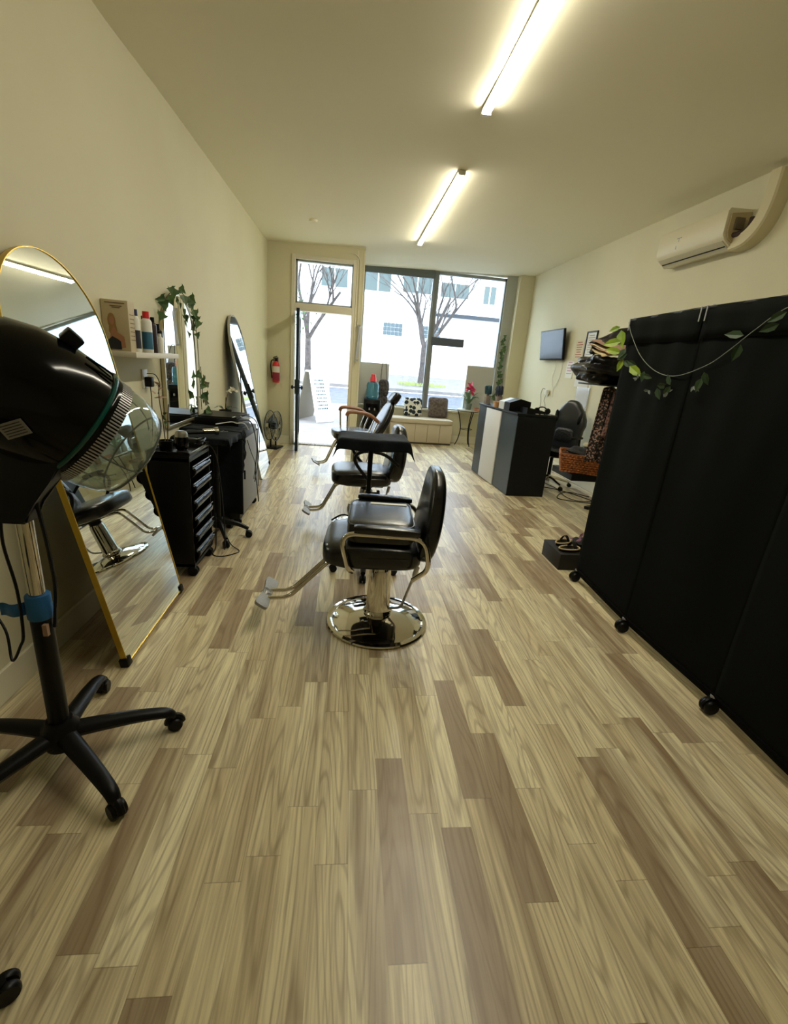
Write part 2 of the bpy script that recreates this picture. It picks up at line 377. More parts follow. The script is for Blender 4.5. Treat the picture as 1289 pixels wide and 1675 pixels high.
# ================================================================== OUTSIDE
conc = mat('worn_concrete', (122, 117, 114), .85, vary=(3, (110, 105, 102))); asph = mat('grey_asphalt', (88, 90, 96), .9, vary=(5, (76, 78, 84)))
def strip(name, prof, m, x0=-22, x1=26):
    bm = B(); a = [bm.verts.new((x0, y, z)) for y, z in prof]; b = [bm.verts.new((x1, y, z)) for y, z in prof]
    for i in range(len(prof) - 1): bm.faces.new((a[i], b[i], b[i + 1], a[i + 1]))
    r = bmesh.ops.extrude_face_region(bm, geom=bm.faces[:]); bmesh.ops.translate(bm, vec=(0, 0, -.12), verts=[e for e in r['geom'] if isinstance(e, bmesh.types.BMVert)])
    return struct(name, bm, m)
strip('sidewalk_near', [(9.62, -.002), (11.4, 0.0), (13.2, .30)], conc); strip('road', [(13.2, .18), (16, .26), (19.0, .42)], asph); strip('sidewalk_far', [(19.0, .56), (22.5, 1.02)], conc)
bm = B(); box2(bm, (-1.6, YD + .14, -.1), (.03, 9.62, -.002)); struct('entry_slab', bm, conc)
bm = B()
for x in (-2.2, -.45, 1.3, 3.05): box2(bm, (x - .008, 9.7, -.02), (x + .008, 11.3, .0015))
box2(bm, (-6, 9.74, -.02), (6, 9.755, .0015)); struct('sidewalk_joint', bm, mat('joint_grey', (150, 146, 140), .9))
BW = mat('white_render_wall', (232, 234, 236), .85); bt = thing('office_building', 'long white rendered building across the street with two rows of windows', 'building', (2, 22.5, 1.0))
bm = B(); box2(bm, (-22, 22.5, .6), (26, 26, 3.95)); box2(bm, (-22, 22.9, 3.95), (7.2, 26, 9.0)); box2(bm, (-22, 22.35, 3.86), (26, 22.55, 4.0)); mk('wall', bm, BW, bt, world=True, smooth=False)
bm = B(); box2(bm, (7.2, 22.9, 3.95), (26, 26, 9.0)); mk('annex_wall', bm, mat('light_blue_render', (176, 214, 222), .85), bt, world=True, smooth=False)
wg = mat('far_window_glass', (72, 84, 82), .3); gb = mat('glass_block', (78, 92, 96), .4)
for (x, z, ww, h) in ((1.05, 4.95, 1.15, .75), (2.85, 5.0, 1.3, .7), (-.9, 4.95, 1.15, .75), (4.6, 4.9, 1.3, .6), (-3.2, 4.95, 1.15, .75), (-5.4, 4.95, 1.15, .75), (6.25, 4.85, .55, .75)):
    bm = B(); box2(bm, (x - ww / 2 - .04, 22.86, z - h / 2 - .04), (x + ww / 2 + .04, 22.92, z + h / 2 + .04)); f = mk('window', bm, BW, bt, world=True, smooth=False)
    bm = B(); box2(bm, (x - ww / 2, 22.84, z - h / 2), (x - .03, 22.93, z + h / 2)); box2(bm, (x + .03, 22.84, z - h / 2), (x + ww / 2, 22.93, z + h / 2)); mk('pane', bm, wg, f, world=True, smooth=False)
for (x, z) in ((1.83, 3.0), (3.6, 3.0), (-4.2, 3.0)):
    bm = B()
    for i in range(5):
        for j in range(3): box(bm, (x - .36 + i * .18, 22.47, z - .18 + j * .18), (.155, .08, .155), bev=.015)
    mk('glass_block_window', bm, gb, bt, world=True, smooth=False)
bm = B(); box2(bm, (5.75, 22.44, 1.6), (6.55, 22.52, 2.65)); mk('doorway', bm, mat('doorway_grey', (150, 158, 160), .6), bt, world=True, smooth=False)
bm = B(); box2(bm, (3.65, 22.2, 3.72), (7.2, 22.5, 3.80)); box2(bm, (4.6, 22.2, 3.80), (7.2, 22.4, 3.86)); mk('canopy_edge', bm, mat('slate_edge', (40, 46, 54), .6), bt, world=True, smooth=False)
# trees
BARK = mat('grey_bark', (84, 76, 72), .9, vary=(8, (62, 56, 52)))
def tree(name, label, base, forks, seed, h, leafmat=None, leafn=0, leafbox=None, r0=.14):
    rnd = random.Random(seed); t = thing(name, label, 'tree', base, group=None); bm = B()
    def grow(p, d, L, r, lv):
        pts = [V(p)]; q = V(p); dd = V(d).normalized()
        for i in range(5):
            dd = (dd + V((rnd.uniform(-.16, .16), rnd.uniform(-.16, .16), rnd.uniform(-.03, .12)))).normalized(); q = q + dd * L / 5; pts.append(q.copy())
        tube(bm, pts, [r, r * .55], 7 if lv < 2 else 4)
        if lv < 5:
            for k in range(3):
                i = rnd.randint(2, 5); nd = (dd + V((rnd.uniform(-.9, .9), rnd.uniform(-.9, .9), rnd.uniform(-.1, .5)))).normalized(); grow(pts[i], nd, L * rnd.uniform(.55, .8), r * .5, lv + 1)
    tube(bm, [(0, 0, -.1), (0.02, 0, h * .5), (0, 0, h)], [r0, r0 * .75], 9)
    for d, L in forks: grow((0, 0, h * .97), d, L, r0 * .55, 1)
    mk('trunk', bm, BARK, t)
    if leafn:
        bm = B(); lx, lz, ls = leafbox
        for _ in range(leafn):
            c = V((rnd.gauss(lx, ls), rnd.gauss(0, ls * .7), rnd.gauss(lz, ls * 1.3))); leaf(bm, c, rnd.uniform(.05, .09), rnd)
        mk('foliage', bm, leafmat, t, smooth=False)
    return t
def leaf(bm, c, s, rnd, nrm=None, ivy=False):
    """a folded leaf at c"""
    d = V((rnd.uniform(-1, 1), rnd.uniform(-1, 1), rnd.uniform(-1, .4))).normalized(); sd = d.cross(V((rnd.uniform(-1, 1), rnd.uniform(-1, 1), 1))).normalized(); n = d.cross(sd)
    if nrm is not None:
        n = (V(nrm) + V((rnd.uniform(-.4, .4), rnd.uniform(-.4, .4), rnd.uniform(-.4, .4)))).normalized(); d = V((rnd.uniform(-.8, .8), rnd.uniform(-.8, .8), rnd.uniform(-1, .2))); d = (d - n * n.dot(d)).normalized(); sd = n.cross(d)
    if ivy: o = [(0, 0, 0), (.15, .45, .1), (.0, .62, .16), (.42, .50, .12), (.55, .30, .1), (1.05, 0, 0), (.55, -.30, .1), (.42, -.50, .12), (.0, -.62, .16), (.15, -.45, .1)]
    else: o = [(0, 0, 0), (.3, .26, .08), (.65, .24, .08), (1.1, 0, 0), (.65, -.24, .08), (.3, -.26, .08)]
    vs_ = [bm.verts.new(V(c) + (d * a + sd * b + n * e) * s * 1.3) for a, b, e in o]; h = len(vs_) // 2
    bm.faces.new(vs_[:h + 1]); bm.faces.new([vs_[0]] + vs_[h:])
tree('street_tree', 'leafless forked street tree seen through the large shop window', (2.98, 20, .75), [((-.45, 0, 1), 2.1), ((.35, 0.1, 1), 2.2), ((-.1, .2, 1), 2.2), ((.8, -.1, .9), 2.0)], 5, 1.5, r0=.15)
tree('street_tree', 'slim street tree with green leaves seen through the open doorway', (-1.55, 17.5, .40), [((.55, 0, 1), 2.0), ((-.3, .1, 1), 2.0), ((.1, -.2, 1), 1.9)], 9, 1.7, mat('street_leaf', (52, 92, 34), .6), 150, (-.35, 2.35, .28), r0=.13)
bm = B(); rnd = random.Random(3)
for _ in range(260):
    a = rnd.uniform(0, 2 * PI); rr = .9 * math.sqrt(rnd.random()); p = V((3.0 + rr * math.cos(a) * 1.2, 19.9 + rr * math.sin(a) * .5, .70)); q = p + V((rnd.uniform(-.05, .05), 0, .14)); bm.faces.new([bm.verts.new(p), bm.verts.new(p + V((.03, 0, 0))), bm.verts.new(q)])
tag(mk('grass_patch', bm, mat('pale_grass', (140, 150, 84), .9), smooth=False), 'patch of grass round the foot of the leafless tree', 'grass', kind='stuff')
bm = B(); cyl(bm, (-.8, 18.3, .3), (-.72, 18.3, 3.1), .03, 8); tag(mk('street_pole', bm, GREYCAP), 'thin grey pole across the street beyond the doorway', 'pole')
# sandwich board
t = thing('sandwich_board', 'white folding sandwich board standing on the sidewalk outside the door', 'sign', (-.81, 11.43, 0), math.radians(52))
for s, nm in ((-1, 'front_panel'), (1, 'back_panel')):
    M = basis((0, s * .34, .02), (1, 0, 0), (0, -s * .28, 1.15)); bm = B(); box2(bm, (-.3, 0, -.012), (.3, 1.18, .012), M, bev=.006); p = mk(nm, bm, WHITEP if s < 0 else mat('board_shaded_back', (112, 106, 94), .6), t)  # back panel coloured darker to stand in for shade on its inner face
    bm = B(); rr = random.Random(4)
    for i in range(9):
        z = .95 - i * .082; x = -.18 + rr.uniform(-.04, .04)
        while x < .14:
            l = rr.uniform(.015, .05); box2(bm, (x, z, -.014 if s > 0 else .011), (x + l, z + .036, -.011 if s > 0 else .014), M); x += l + .012
    mk('lettering', bm, mat('faded_ink', (34, 58, 66), .8), p, smooth=False)
bm = B(); box2(bm, (-.3, -.05, 1.14), (.3, .05, 1.18), bev=.01); mk('top_cap', bm, WHITEP, t)

# ================================================================== CEILING LIGHTS
LED = emis('led_tube_glow', (1.0, 0.94, 0.76), TUBE)
def tube_light(x, y0, y1, z, label):
    L = (y1 - y0); t = thing('tube_light', label, 'ceiling light', (x, (y0 + y1) / 2, z), group=None)
    bm = B(); box2(bm, (-.031, -L / 2, -.014), (.031, L / 2, .0), bev=.002); mk('mounting_channel', bm, WHITEP, t)
    bm = B(); prism(bm, [(.030 * math.cos(a), -.018 * math.sin(a)) for a in [PI * k / 12 for k in range(13)]], -L / 2 + .02, L / 2 - .02, basis((0, 0, -.014), (1, 0, 0), (0, 0, 1))); mk('lamp_tube', bm, LED, t)
    for s in (-1, 1):
        bm = B(); box2(bm, (-.032, s * L / 2 - .015, -.034), (.032, s * L / 2 + .015, 0), bev=.004); mk('end_cap', bm, WHITEP, t)
tube_light(.815, 1.25, 3.67, ceilz(.8, 2.4) - .006, 'long glowing tube light on the ceiling nearest the camera')
tube_light(.90, 4.75, 7.40, ceilz(.9, 6.0) - .014, 'long glowing tube light on the ceiling nearer the shop window')
bm = B(); lathe(bm, [(0, -.025), (.05, -.025), (.055, 0), (0, 0)], T(-.56, 6.73, ceilz(-.56, 6.73))); tag(mk('ceiling_disc', bm, CEIL), 'small round cream cover plate on the ceiling above the door', 'cover plate')

# ================================================================== SALON CHAIRS
def salon_chair(label, loc, rz=0, arms='chrome', seat_z=.56, back_top=.95, headrest=False, lean=.12, small=0, foot_x=-.62, back_t=.115):
    """faces -X; origin on the floor under the column"""
    t = thing('salon_chair', label, 'chair', loc, rz, None)
    bm = B(); lathe(bm, [(0, 0), (.292, 0), (.297, .008), (.292, .016), (.272, .020), (.262, .016), (.235, .028), (.16, .050), (.10, .062), (.06, .066), (0, .066)], n=64); mk('base', bm, CHROME, t, ang=25)
    bm = B(); lathe(bm, [(0, .06), (.078, .06), (.082, .075), (.074, .085), (.070, .10), (.062, .33), (.055, seat_z - .20), (0, seat_z - .20)], n=32); mk('column', bm, CHROME, t)
    bm = B(); lathe(bm, [(.0, seat_z - .24), (.05, seat_z - .24), (.05, seat_z - .14), (0, seat_z - .14)]); box2(bm, (-.14, -.13, seat_z - .155), (.14, .13, seat_z - .125), bev=.004); mk('under_plate', bm, BLKPLA, t)
    bm = B(); tube(bm, roundpath([(.07, -.02, .10), (.13, -.06, .13), (.185, -.1, .36)], .03), .008, 8); lathe(bm, [(0, 0), (.014, .005), (.014, .06), (0, .065)], T(.185, -.1, .35) @ R('Y', 12), 10); mk('pump_lever', bm, STEEL, t)
    # seat
    def fs(q):
        z = q.z; 
        if z > 0: z = z * (1 - .16 * (q.x * q.x)) 
        if q.x < -.6 and z < 0: z *= .9
        return (q.x, q.y * (1 - .05 * (q.x + 1) / 2), z)
    bm = B(); sup(bm, (-.055, 0, seat_z - .065), (.53, .50, .145), 5.5, f=fs, sub=4); mk('seat', bm, BLKLEA, t)
    bm = B(); tube(bm, [( -.055 + .25 * math.copysign(abs(math.cos(a)) ** .4, math.cos(a)), .24 * math.copysign(abs(math.sin(a)) ** .4, math.sin(a)), seat_z - .055) for a in [2 * PI * k / 48 for k in range(48)]], .006, 6, closed=True); mk('seat_piping', bm, BLKLEA, t)
    # backrest
    bt_ = seat_z - .10; H = back_top - bt_; ax = V((lean, 0, 1)).normalized()
    M = basis((.205, 0, bt_), (0, 1, 0), ax)      # local x = world y, local y = up the back, local z = ... thickness
    def fb(q):
        u = (q.y + 1) / 2; wv = 1 - .34 * max(0, (u - .35) / .65) ** 1.6
        return (q.x * wv, q.y, q.z * (1 - .25 * u) + .25 * math.sin(u * PI) * (1 if True else 0))
    bm = B(); sup(bm, (0, H / 2, 0), (.50, H, back_t), 4.2, M, f=fb, sub=4); mk('backrest', bm, BLKLEA, t)
    bm = B(); cyl(bm, (.10, 0, seat_z - .14), (.24, 0, bt_ + .02), .012, 8); cyl(bm, (.24, 0, bt_ + .02), (.25, 0, bt_ + .14), .012, 8); mk('back_bracket', bm, STEEL, t)
    if headrest:
        M2 = basis(M @ V((0, H + .02, .0)), (0, 1, 0), V((lean + .1, 0, 1)))
        bm = B(); sup(bm, (0, .05, 0), (.26, .17, .10), 4, M2, sub=3); mk('headrest', bm, BLKLEA, t)
        bm = B(); cyl(bm, M @ V((-.05, H - .1, 0)), M2 @ V((-.05, .03, 0)), .007, 8); mk('headrest_post', bm, CHROME, t); bm = B(); cyl(bm, M @ V((.05, H - .1, 0)), M2 @ V((.05, .03, 0)), .007, 8); mk('headrest_post', bm, CHROME, t)
    # arms
    for s in (-1, 1):
        y = s * .285
        if arms == 'chrome':
            bm = B(); tube(bm, roundpath([(-.155, s * .25, seat_z - .13), (-.175, y, seat_z - .10), (-.225, y, seat_z + .09), (.20, y, seat_z + .085), (.235, y, seat_z - .08), (.16, s * .25, seat_z - .16)], .09, 8), .0135, 10); mk('arm_frame', bm, CHROME, t)
            bm = B(); sup(bm, (-.01, y, seat_z + .115), (.33, .055, .036), 6, sub=3, M=R('Y', 1.5)); mk('arm_pad', bm, BLKLEA, t)
        elif arms == 'black':
            bm = B(); tube(bm, smoothpath([(.03, s * .22, seat_z - .12), (-.01, y, seat_z - .05), (-.08, y, seat_z + .03), (-.13, y, seat_z + .11), (-.11, y, seat_z + .17), (-.02, y, seat_z + .195), (.12, y, seat_z + .17), (.24, s * .26, seat_z + .08)], 6), .014, 10); mk('arm_frame', bm, BLKPLA, t)
            bm = B(); sup(bm, (-.02, y, seat_z + .208), (.2, .05, .03), 5, sub=3); mk('arm_pad', bm, BLKPLA, t)
        else:
            bm = B(); tube(bm, roundpath([(-.16, s * .25, seat_z - .06), (-.175, y, seat_z), (-.185, y, seat_z + .22)], .04), .011, 8); mk('arm_frame', bm, CHROME, t); bm = B(); tube(bm, roundpath([(.09, s * .25, seat_z - .06), (.10, y, seat_z), (.17, y, seat_z + .19)], .04), .009, 8); mk('arm_frame', bm, CHROME, t); bm = B(); tube(bm, roundpath([(.15, s * .25, seat_z - .06), (.16, y, seat_z), (.22, y, seat_z + .15)], .04), .009, 8); mk('arm_frame', bm, CHROME, t)
            bm = B(); tube(bm, smoothpath([(-.19, y, seat_z + .20), (-.165, y, seat_z + .245), (-.05, y, seat_z + .25), (.10, y, seat_z + .225), (.22, y, seat_z + .14)], 6), .030, 10, flat=.75); mk('arm_pad', bm, WOODARM, t)
    # footrest
    bm = B(); fz = .14
    for s in (-.045, .045): tube(bm, roundpath([(.0, s, seat_z - .148), (-.27, s, seat_z - .15), (foot_x + .13, s, fz + .01), (foot_x + .01, s, fz)], .05, 7), .0115, 10)
    mk('footrest_bar', bm, CHROME, t)
    if small: o2 = [(-.05, -.11), (.05, -.11), (.05, .11), (-.05, .11)]
    else:
        o2 = []
        for k in range(64):
            a = 2 * PI * k / 64; w_ = .16 * math.sin(a); hw = .024 + .036 * abs(math.sin(a)) ** 1.6; o2.append((math.copysign(abs(math.cos(a)) ** .45, math.cos(a)) * hw, w_))
    M3 = basis((foot_x, 0, fz + .01), (math.cos(math.radians(32)), 0, -math.sin(math.radians(32))), (0, 1, 0))
    bm = B(); prism(bm, o2, -.008, .008, M3); f = mk('footplate', bm, mat('cast_aluminium', (150, 150, 146), .42, .7, bump=(150, .5)), t)
    bm = B()
    for q in (.018, .03): tube(bm, [M3 @ V((q * math.cos(a), q * math.sin(a), -.009)) for a in [2 * PI * k / 24 for k in range(24)]], .0022, 5, closed=True)
    for q in (.018, .03): tube(bm, [M3 @ V((q * math.cos(a), q * math.sin(a), .009)) for a in [2 * PI * k / 24 for k in range(24)]], .0022, 5, closed=True)
    mk('embossed_ring', bm, STEEL, f)
    return t
salon_chair('black leather salon chair nearest the camera with a booster cushion across its seat', (.225, 2.385, 0), math.radians(-3), foot_x=-.64)
salon_chair('black salon chair behind the cloth-covered tray with a bowtie footplate and curved black arms', (.195, 4.07, 0), math.radians(2), arms='black', back_t=.16, seat_z=.555, back_top=.95, foot_x=-.53)
salon_chair('reclined salon chair with wooden armrests and a headrest, farthest of the three', (.12, 6.15, 0), math.radians(10), arms='wood', seat_z=.60, back_top=1.03, headrest=True, lean=.52, small=1, foot_x=-.53)
# booster cushion
t = thing('booster_cushion', 'black leather booster cushion lying between the arms of the nearest salon chair', 'cushion', (.205, 2.385, .565), math.radians(-3))
bm = B(); sup(bm, (0, 0, .058), (.35, .44, .115), 9, sub=4); mk('cushion_body', bm, BLKLEA, t)
bm = B(); tube(bm, [(.172 * math.copysign(abs(math.cos(a)) ** .25, math.cos(a)), .216 * math.copysign(abs(math.sin(a)) ** .25, math.sin(a)), .105) for a in [2 * PI * k / 60 for k in range(60)]], .005, 6, closed=True); mk('piping', bm, BLKLEA, t)
bm = B(); box2(bm, (-.06, .135, .112), (.15, .165, .119), bev=.003); mk('white_label_strip', bm, WHITEP, t)
bm = B(); tube(bm, smoothpath([(-.17, .05, .06), (-.2, .03, .075), (-.23, .02, .07), (-.27, .01, .045)], 5), .012, 6, flat=.3); mk('strap', bm, BLKFAB, t)

# ================================================================== TRAY TROLLEY IN THE MIDDLE
def star_base(t, r, n=5, a0=0, hubz=.12, m=None, hr=.035, casters=True, cr=.026, lw=.022):
    m = m or BLKPLA
    for k in range(n):
        a = a0 + 2 * PI * k / n; M = Matrix.Rotation(a, 4, 'Z'); bm = B()
        tube(bm, [M @ V(p) for p in smoothpath([(0.0, 0, hubz), (r * .35, 0, hubz - .005), (r * .7, 0, hubz - .03), (r * .98, 0, cr * 2 + .018)], 4)], [lw * 1.35, lw * .75], 8)
        lg = mk('leg', bm, m, t)
        if casters:
            bm = B()
            for s in (-1, 1): lathe(bm, [(0, -.009), (cr * .9, -.009), (cr, -.004), (cr, .004), (cr * .9, .009), (0, .009)], M @ T(r, s * .013, cr) @ R('X', 90), 20)
            lathe(bm, [(0, 0), (cr * .5, 0), (cr * .5, cr * 1.5), (0, cr * 1.5)], M @ T(r - .01, 0, cr * .6), 10)
            mk('caster', bm, BLKPLA, lg)
    bm = B(); lathe(bm, [(0, hubz - .045), (hr * 1.1, hubz - .045), (hr * 1.25, hubz), (hr * .9, hubz + .04), (0, hubz + .04)], n=20); mk('hub', bm, m, t)
t = thing('tray_stand', 'black rolling tray stand between the nearest and middle salon chairs', 'stand', (.165, 3.10, 0))
star_base(t, .23, a0=math.radians(195)); bm = B(); cyl(bm, (0, 0, .1), (0, 0, .60), .022); cyl(bm, (0, 0, .55), (0, 0, .955), .017); mk('pole', bm, BLKPLA, t)
bm = B(); cyl(bm, (.0, 0, .585), (.07, -.0, .585), .008, 8); lathe(bm, [(0, 0), (.022, 0), (.024, .012), (.018, .02), (0, .02)], T(.06, 0, .585) @ R('Y', 90), 12); mk('height_knob', bm, BLKPLA, t)
bm = B(); box2(bm, (-.21, -.13, .94), (.24, .18, .955), bev=.005); 
for a, b in (((-.21, -.13, .94), (-.202, .18, .972)), ((.232, -.13, .94), (.24, .18, .972)), ((-.21, -.13, .94), (.24, -.122, .972)), ((-.21, .172, .94), (.24, .18, .972))): box2(bm, a, b)
mk('tray', bm, BLKPLA, t)
def drape(w, d, h, cx=0, cy=0, zt=0, corner=.10, n=40, seed=1, fold=.006):
    """cloth lying on a w x d top and hanging h down with pointed corners"""
    rnd = random.Random(seed); bm = B(); ph = [rnd.uniform(0, 6) for _ in range(4)]
    W2, D2 = w / 2 + h, d / 2 + h
    def f(u, v):
        x = (u * 2 - 1) * W2; y = (v * 2 - 1) * D2; ox = max(0, abs(x) - w / 2); oy = max(0, abs(y) - d / 2)
        z = zt + .003 * math.sin(9 * u + ph[0]) * math.sin(7 * v + ph[1]); X = max(-w / 2, min(w / 2, x)); Y = max(-d / 2, min(d / 2, y))
        dr = max(ox, oy) + .75 * min(ox, oy)
        if ox > 0: X += math.copysign(.008 + ox * .10 + fold * math.sin(y * 34 + ph[2]) * min(1, ox / h), x)
        if oy > 0: Y += math.copysign(.008 + oy * .10 + fold * math.sin(x * 30 + ph[3]) * min(1, oy / h), y)
        if ox > 0 and oy > 0: X += math.copysign(min(ox, oy) * .40, x); Y += math.copysign(min(ox, oy) * .40, y)
        return (cx + X, cy + Y, z - dr)
    sheet(bm, f, n, n); return bm
o = mk('black_towel', drape(.455, .315, .072, .165 + .015, 3.125, .978, seed=5), mat('black_towel_cloth', (8, 15, 20), .75, spec=.2, bump=(30, .4)), solid=.004, sub=1); tag(o, 'black cloth draped over the rolling tray in the middle of the room', 'towel')

# ================================================================== HOOD DRYER
hx_, hy_ = -.955, 1.40
t = thing('hood_dryer', 'black hood hair dryer with clear visor on a five-leg rolling stand', 'hair dryer', (hx_, hy_, 0))
def dryer_star():
    r = .36
    for a in (24, -39, 97, 168, 240):
        A = math.radians(a); M = Matrix.Rotation(A, 4, 'Z'); bm = B()
        tube(bm, [M @ V(p) for p in smoothpath([(0.0, 0, .125), (r * .3, 0, .118), (r * .65, 0, .105), (r * .92, 0, .085), (r * .99, 0, .06)], 5)], [.037, .019], 10, flat=.8); lg = mk('leg', bm, BLKPLA, t)
        bm = B()
        for s in (-1, 1): lathe(bm, [(0, -.010), (.024, -.010), (.028, -.004), (.028, .004), (.024, .010), (0, .010)], M @ T(r, s * .014, .028) @ R('X', 90), 20)
        tube(bm, [M @ V((r + .026 * math.cos(q), 0, .03 + .03 * math.sin(q))) for q in [PI * k / 8 for k in range(9)]], .014, 8, flat=1); mk('caster', bm, BLKPLA, lg)
    bm = B(); lathe(bm, [(0, .07), (.05, .07), (.062, .10), (.058, .15), (.04, .18), (0, .18)], n=24); mk('hub', bm, BLKPLA, t)
dryer_star()
bm = B(); cyl(bm, (0, 0, .15), (0, .0, .665), .031, 20); mk('lower_pole', bm, BLKPLA, t)
bm = B(); cyl(bm, (0, 0, .62), (0, 0, .95), .023, 20); mk('upper_pole', bm, CHROME, t)
bm = B(); lathe(bm, [(.0325, .585), (.035, .59), (.034, .665), (.032, .668)], n=24); sheet(bm, lambda u, v: (-.033 - u * .085, -.012 - .012 * math.sin(u * 5), .60 + v * .045 - u * .012), 8, 2); mk('blue_tape', bm, BLUETAPE, t, solid=.001)
bm = B(); box2(bm, (.020, -.0345, .535), (.034, -.022, .575)); mk('pole_sticker', bm, mat('sticker_brown', (150, 120, 100), .5), t)
AXD = V((.62, .50, -.60)).normalized(); HC = V((.125, .095, 1.215)); 
HM = basis(HC, AXD.cross(V((0, 0, 1))), AXD.cross(AXD.cross(V((0, 0, 1)))))
# basis z must equal the axis: rebuild explicitly
ex = AXD.cross(V((0, 0, 1))).normalized(); ey = AXD.cross(ex).normalized(); HM = Matrix.Identity(4)
for i, c in enumerate((ex, ey, AXD)):
    for j in range(3): HM[j][i] = c[j]
HM.translation = HC
RR = .172
bm = B(); lathe(bm, [(0, -.335), (.05, -.330), (.10, -.310), (.145, -.265), (.172, -.20), (.184, -.12), (.183, -.05), (.176, .03), (.170, .035), (.165, .02), (.165, -.1), (.10, -.2), (0, -.22)], HM, 48); sh = mk('hood_shell', bm, GLOSSB, t)
bm = B(); tube(bm, [HM @ V((.180 * math.cos(a), .180 * math.sin(a), .012)) for a in [2 * PI * k / 48 for k in range(48)]], .007, 8, closed=True); mk('green_trim_ring', bm, TEAL, t)
bm = B(); lathe(bm, [(.178, .02), (.180, .026), (.168, .07), (.160, .07), (.160, .02)], HM, 64); mk('rim', bm, GLOSSB, t)
bm = B()
for k in range(110):
    a = 2 * PI * k / 110; M = HM @ Matrix.Rotation(a, 4, 'Z'); box(bm, (.1755, 0, .045), (.004, .0045, .044), M)
mk('ribbed_band', bm, mat('silver_rib', (170, 170, 170), .35, .4), t, smooth=False)
VIS = clear('visor_plastic', (.86, .90, .89), .3, .0, .03, (190, 196, 192))
bm = B(); lathe(bm, [(.166, .06), (.172, .08), (.170, .12), (.160, .16), (.142, .19), (.112, .208), (.085, .213)], HM, 48)
for v in list(bm.verts): pass
mk('visor', bm, VIS, t, solid=.002)
bm = B()
for a in (0.3, 2.2, 4.2): tube(bm, [HM @ V((rr * math.cos(a), rr * math.sin(a), z)) for rr, z in ((.168, .06), (.174, .08), (.172, .12), (.162, .16), (.144, .19), (.112, .210))], .0022, 5)
tube(bm, [HM @ V(((.143) * math.cos(a), .143 * math.sin(a), .191)) for a in [2 * PI * k / 48 for k in range(48)]], .003, 6, closed=True)
mk('visor_seam', bm, mat('visor_edge', (90, 96, 94), .2), t)
bm = B(); M = HM @ Matrix.Rotation(math.radians(-78), 4, 'Z'); box(bm, (.178, 0, -.155), (.04, .05, .05), M @ R('Y', -8), bev=.006); mk('top_switch', bm, BLKPLA, t)
bm = B()
for q in (-.05, 0.02): tube(bm, [HM @ Matrix.Rotation(math.radians(-60 + q * 200), 4, 'Z') @ V((.186 - abs(z + .03) * .05, 0, z)) for z in (-.08, -.06, -.03, 0.0)], .0035, 6)
mk('shell_ridge', bm, GLOSSB, t)
# yoke from pole to hood pivot
bm = B()
prism(bm, [(-.035, -.035), (.035, -.035), (.06, .03), (.12, .10), (.155, .15), (.15, .24), (.10, .25), (.06, .21), (-.02, .21), (-.07, .24), (-.11, .235), (-.105, .12), (-.06, .03)], -.03, .03, basis((0, -.02, .955), (1, 0, 0), (0, 0, 1)))
bmesh.ops.bevel(bm, geom=bm.edges[:], offset=.006, segments=2, affect='EDGES'); mk('yoke', bm, BLKPLA, t)
bm = B(); cyl(bm, (-.06, -.06, 1.14), (-.06, .10, 1.14), .035, 20); cyl(bm, (.12, -.05, 1.135), (.12, .02, 1.135), .025, 18); lathe(bm, [(0, .93), (.034, .93), (.036, .97), (0, .97)], n=20); mk('pivot', bm, BLKPLA, t)
# care sticker on the side of the shell
from mathutils.bvhtree import BVHTree
bvh = BVHTree.FromPolygons([v.co[:] for v in sh.data.vertices], [tuple(p.vertices) for p in sh.data.polygons])
hit, nn, _, _ = bvh.find_nearest(V((.10, -.12, 1.217)))
if nn.dot(V((0, -1, 0))) < 0: nn = -nn
SM = basis(hit + nn * .002, V((.9, 0, .42)), V((0, 0, 1))); sx_, sy_ = V((.86, 0, .30)), V((-.1, 0, 1)); sx_ = (sx_ - nn * sx_.dot(nn)).normalized(); SM = basis(hit + nn * .002, sx_, nn.cross(sx_))
bm = B(); box(bm, (0, 0, 0), (.064, .044, .002), SM); mk('care_sticker', bm, mat('grey_sticker', (128, 128, 124), .6), t)
bm = B()
for i in range(5): box(bm, (0, -.015 + i * .0075, 0), (.050, .0022, .0034), SM)
mk('sticker_text', bm, mat('sticker_ink', (30, 30, 30), .7), t)
bm = B(); tube(bm, smoothpath([(-.045, -.02, .96), (-.05, -.03, .85), (-.032, -.035, .70), (-.034, -.04, .55), (-.05, -.04, .50), (-.09, -.03, .44), (-.13, .02, .52), (-.20, .05, .60), (-.33, .1, .66)], 6), .0045, 6); mk('power_cord', bm, BLKPLA, t)
bm = B(); tube(bm, smoothpath([(.055, -.02, .99), (.06, -.01, .85), (.058, 0, .70), (.045, 0, .60), (.037, 0, .55)], 5), .0055, 6); mk('tension_cable', bm, BLKPLA, t)

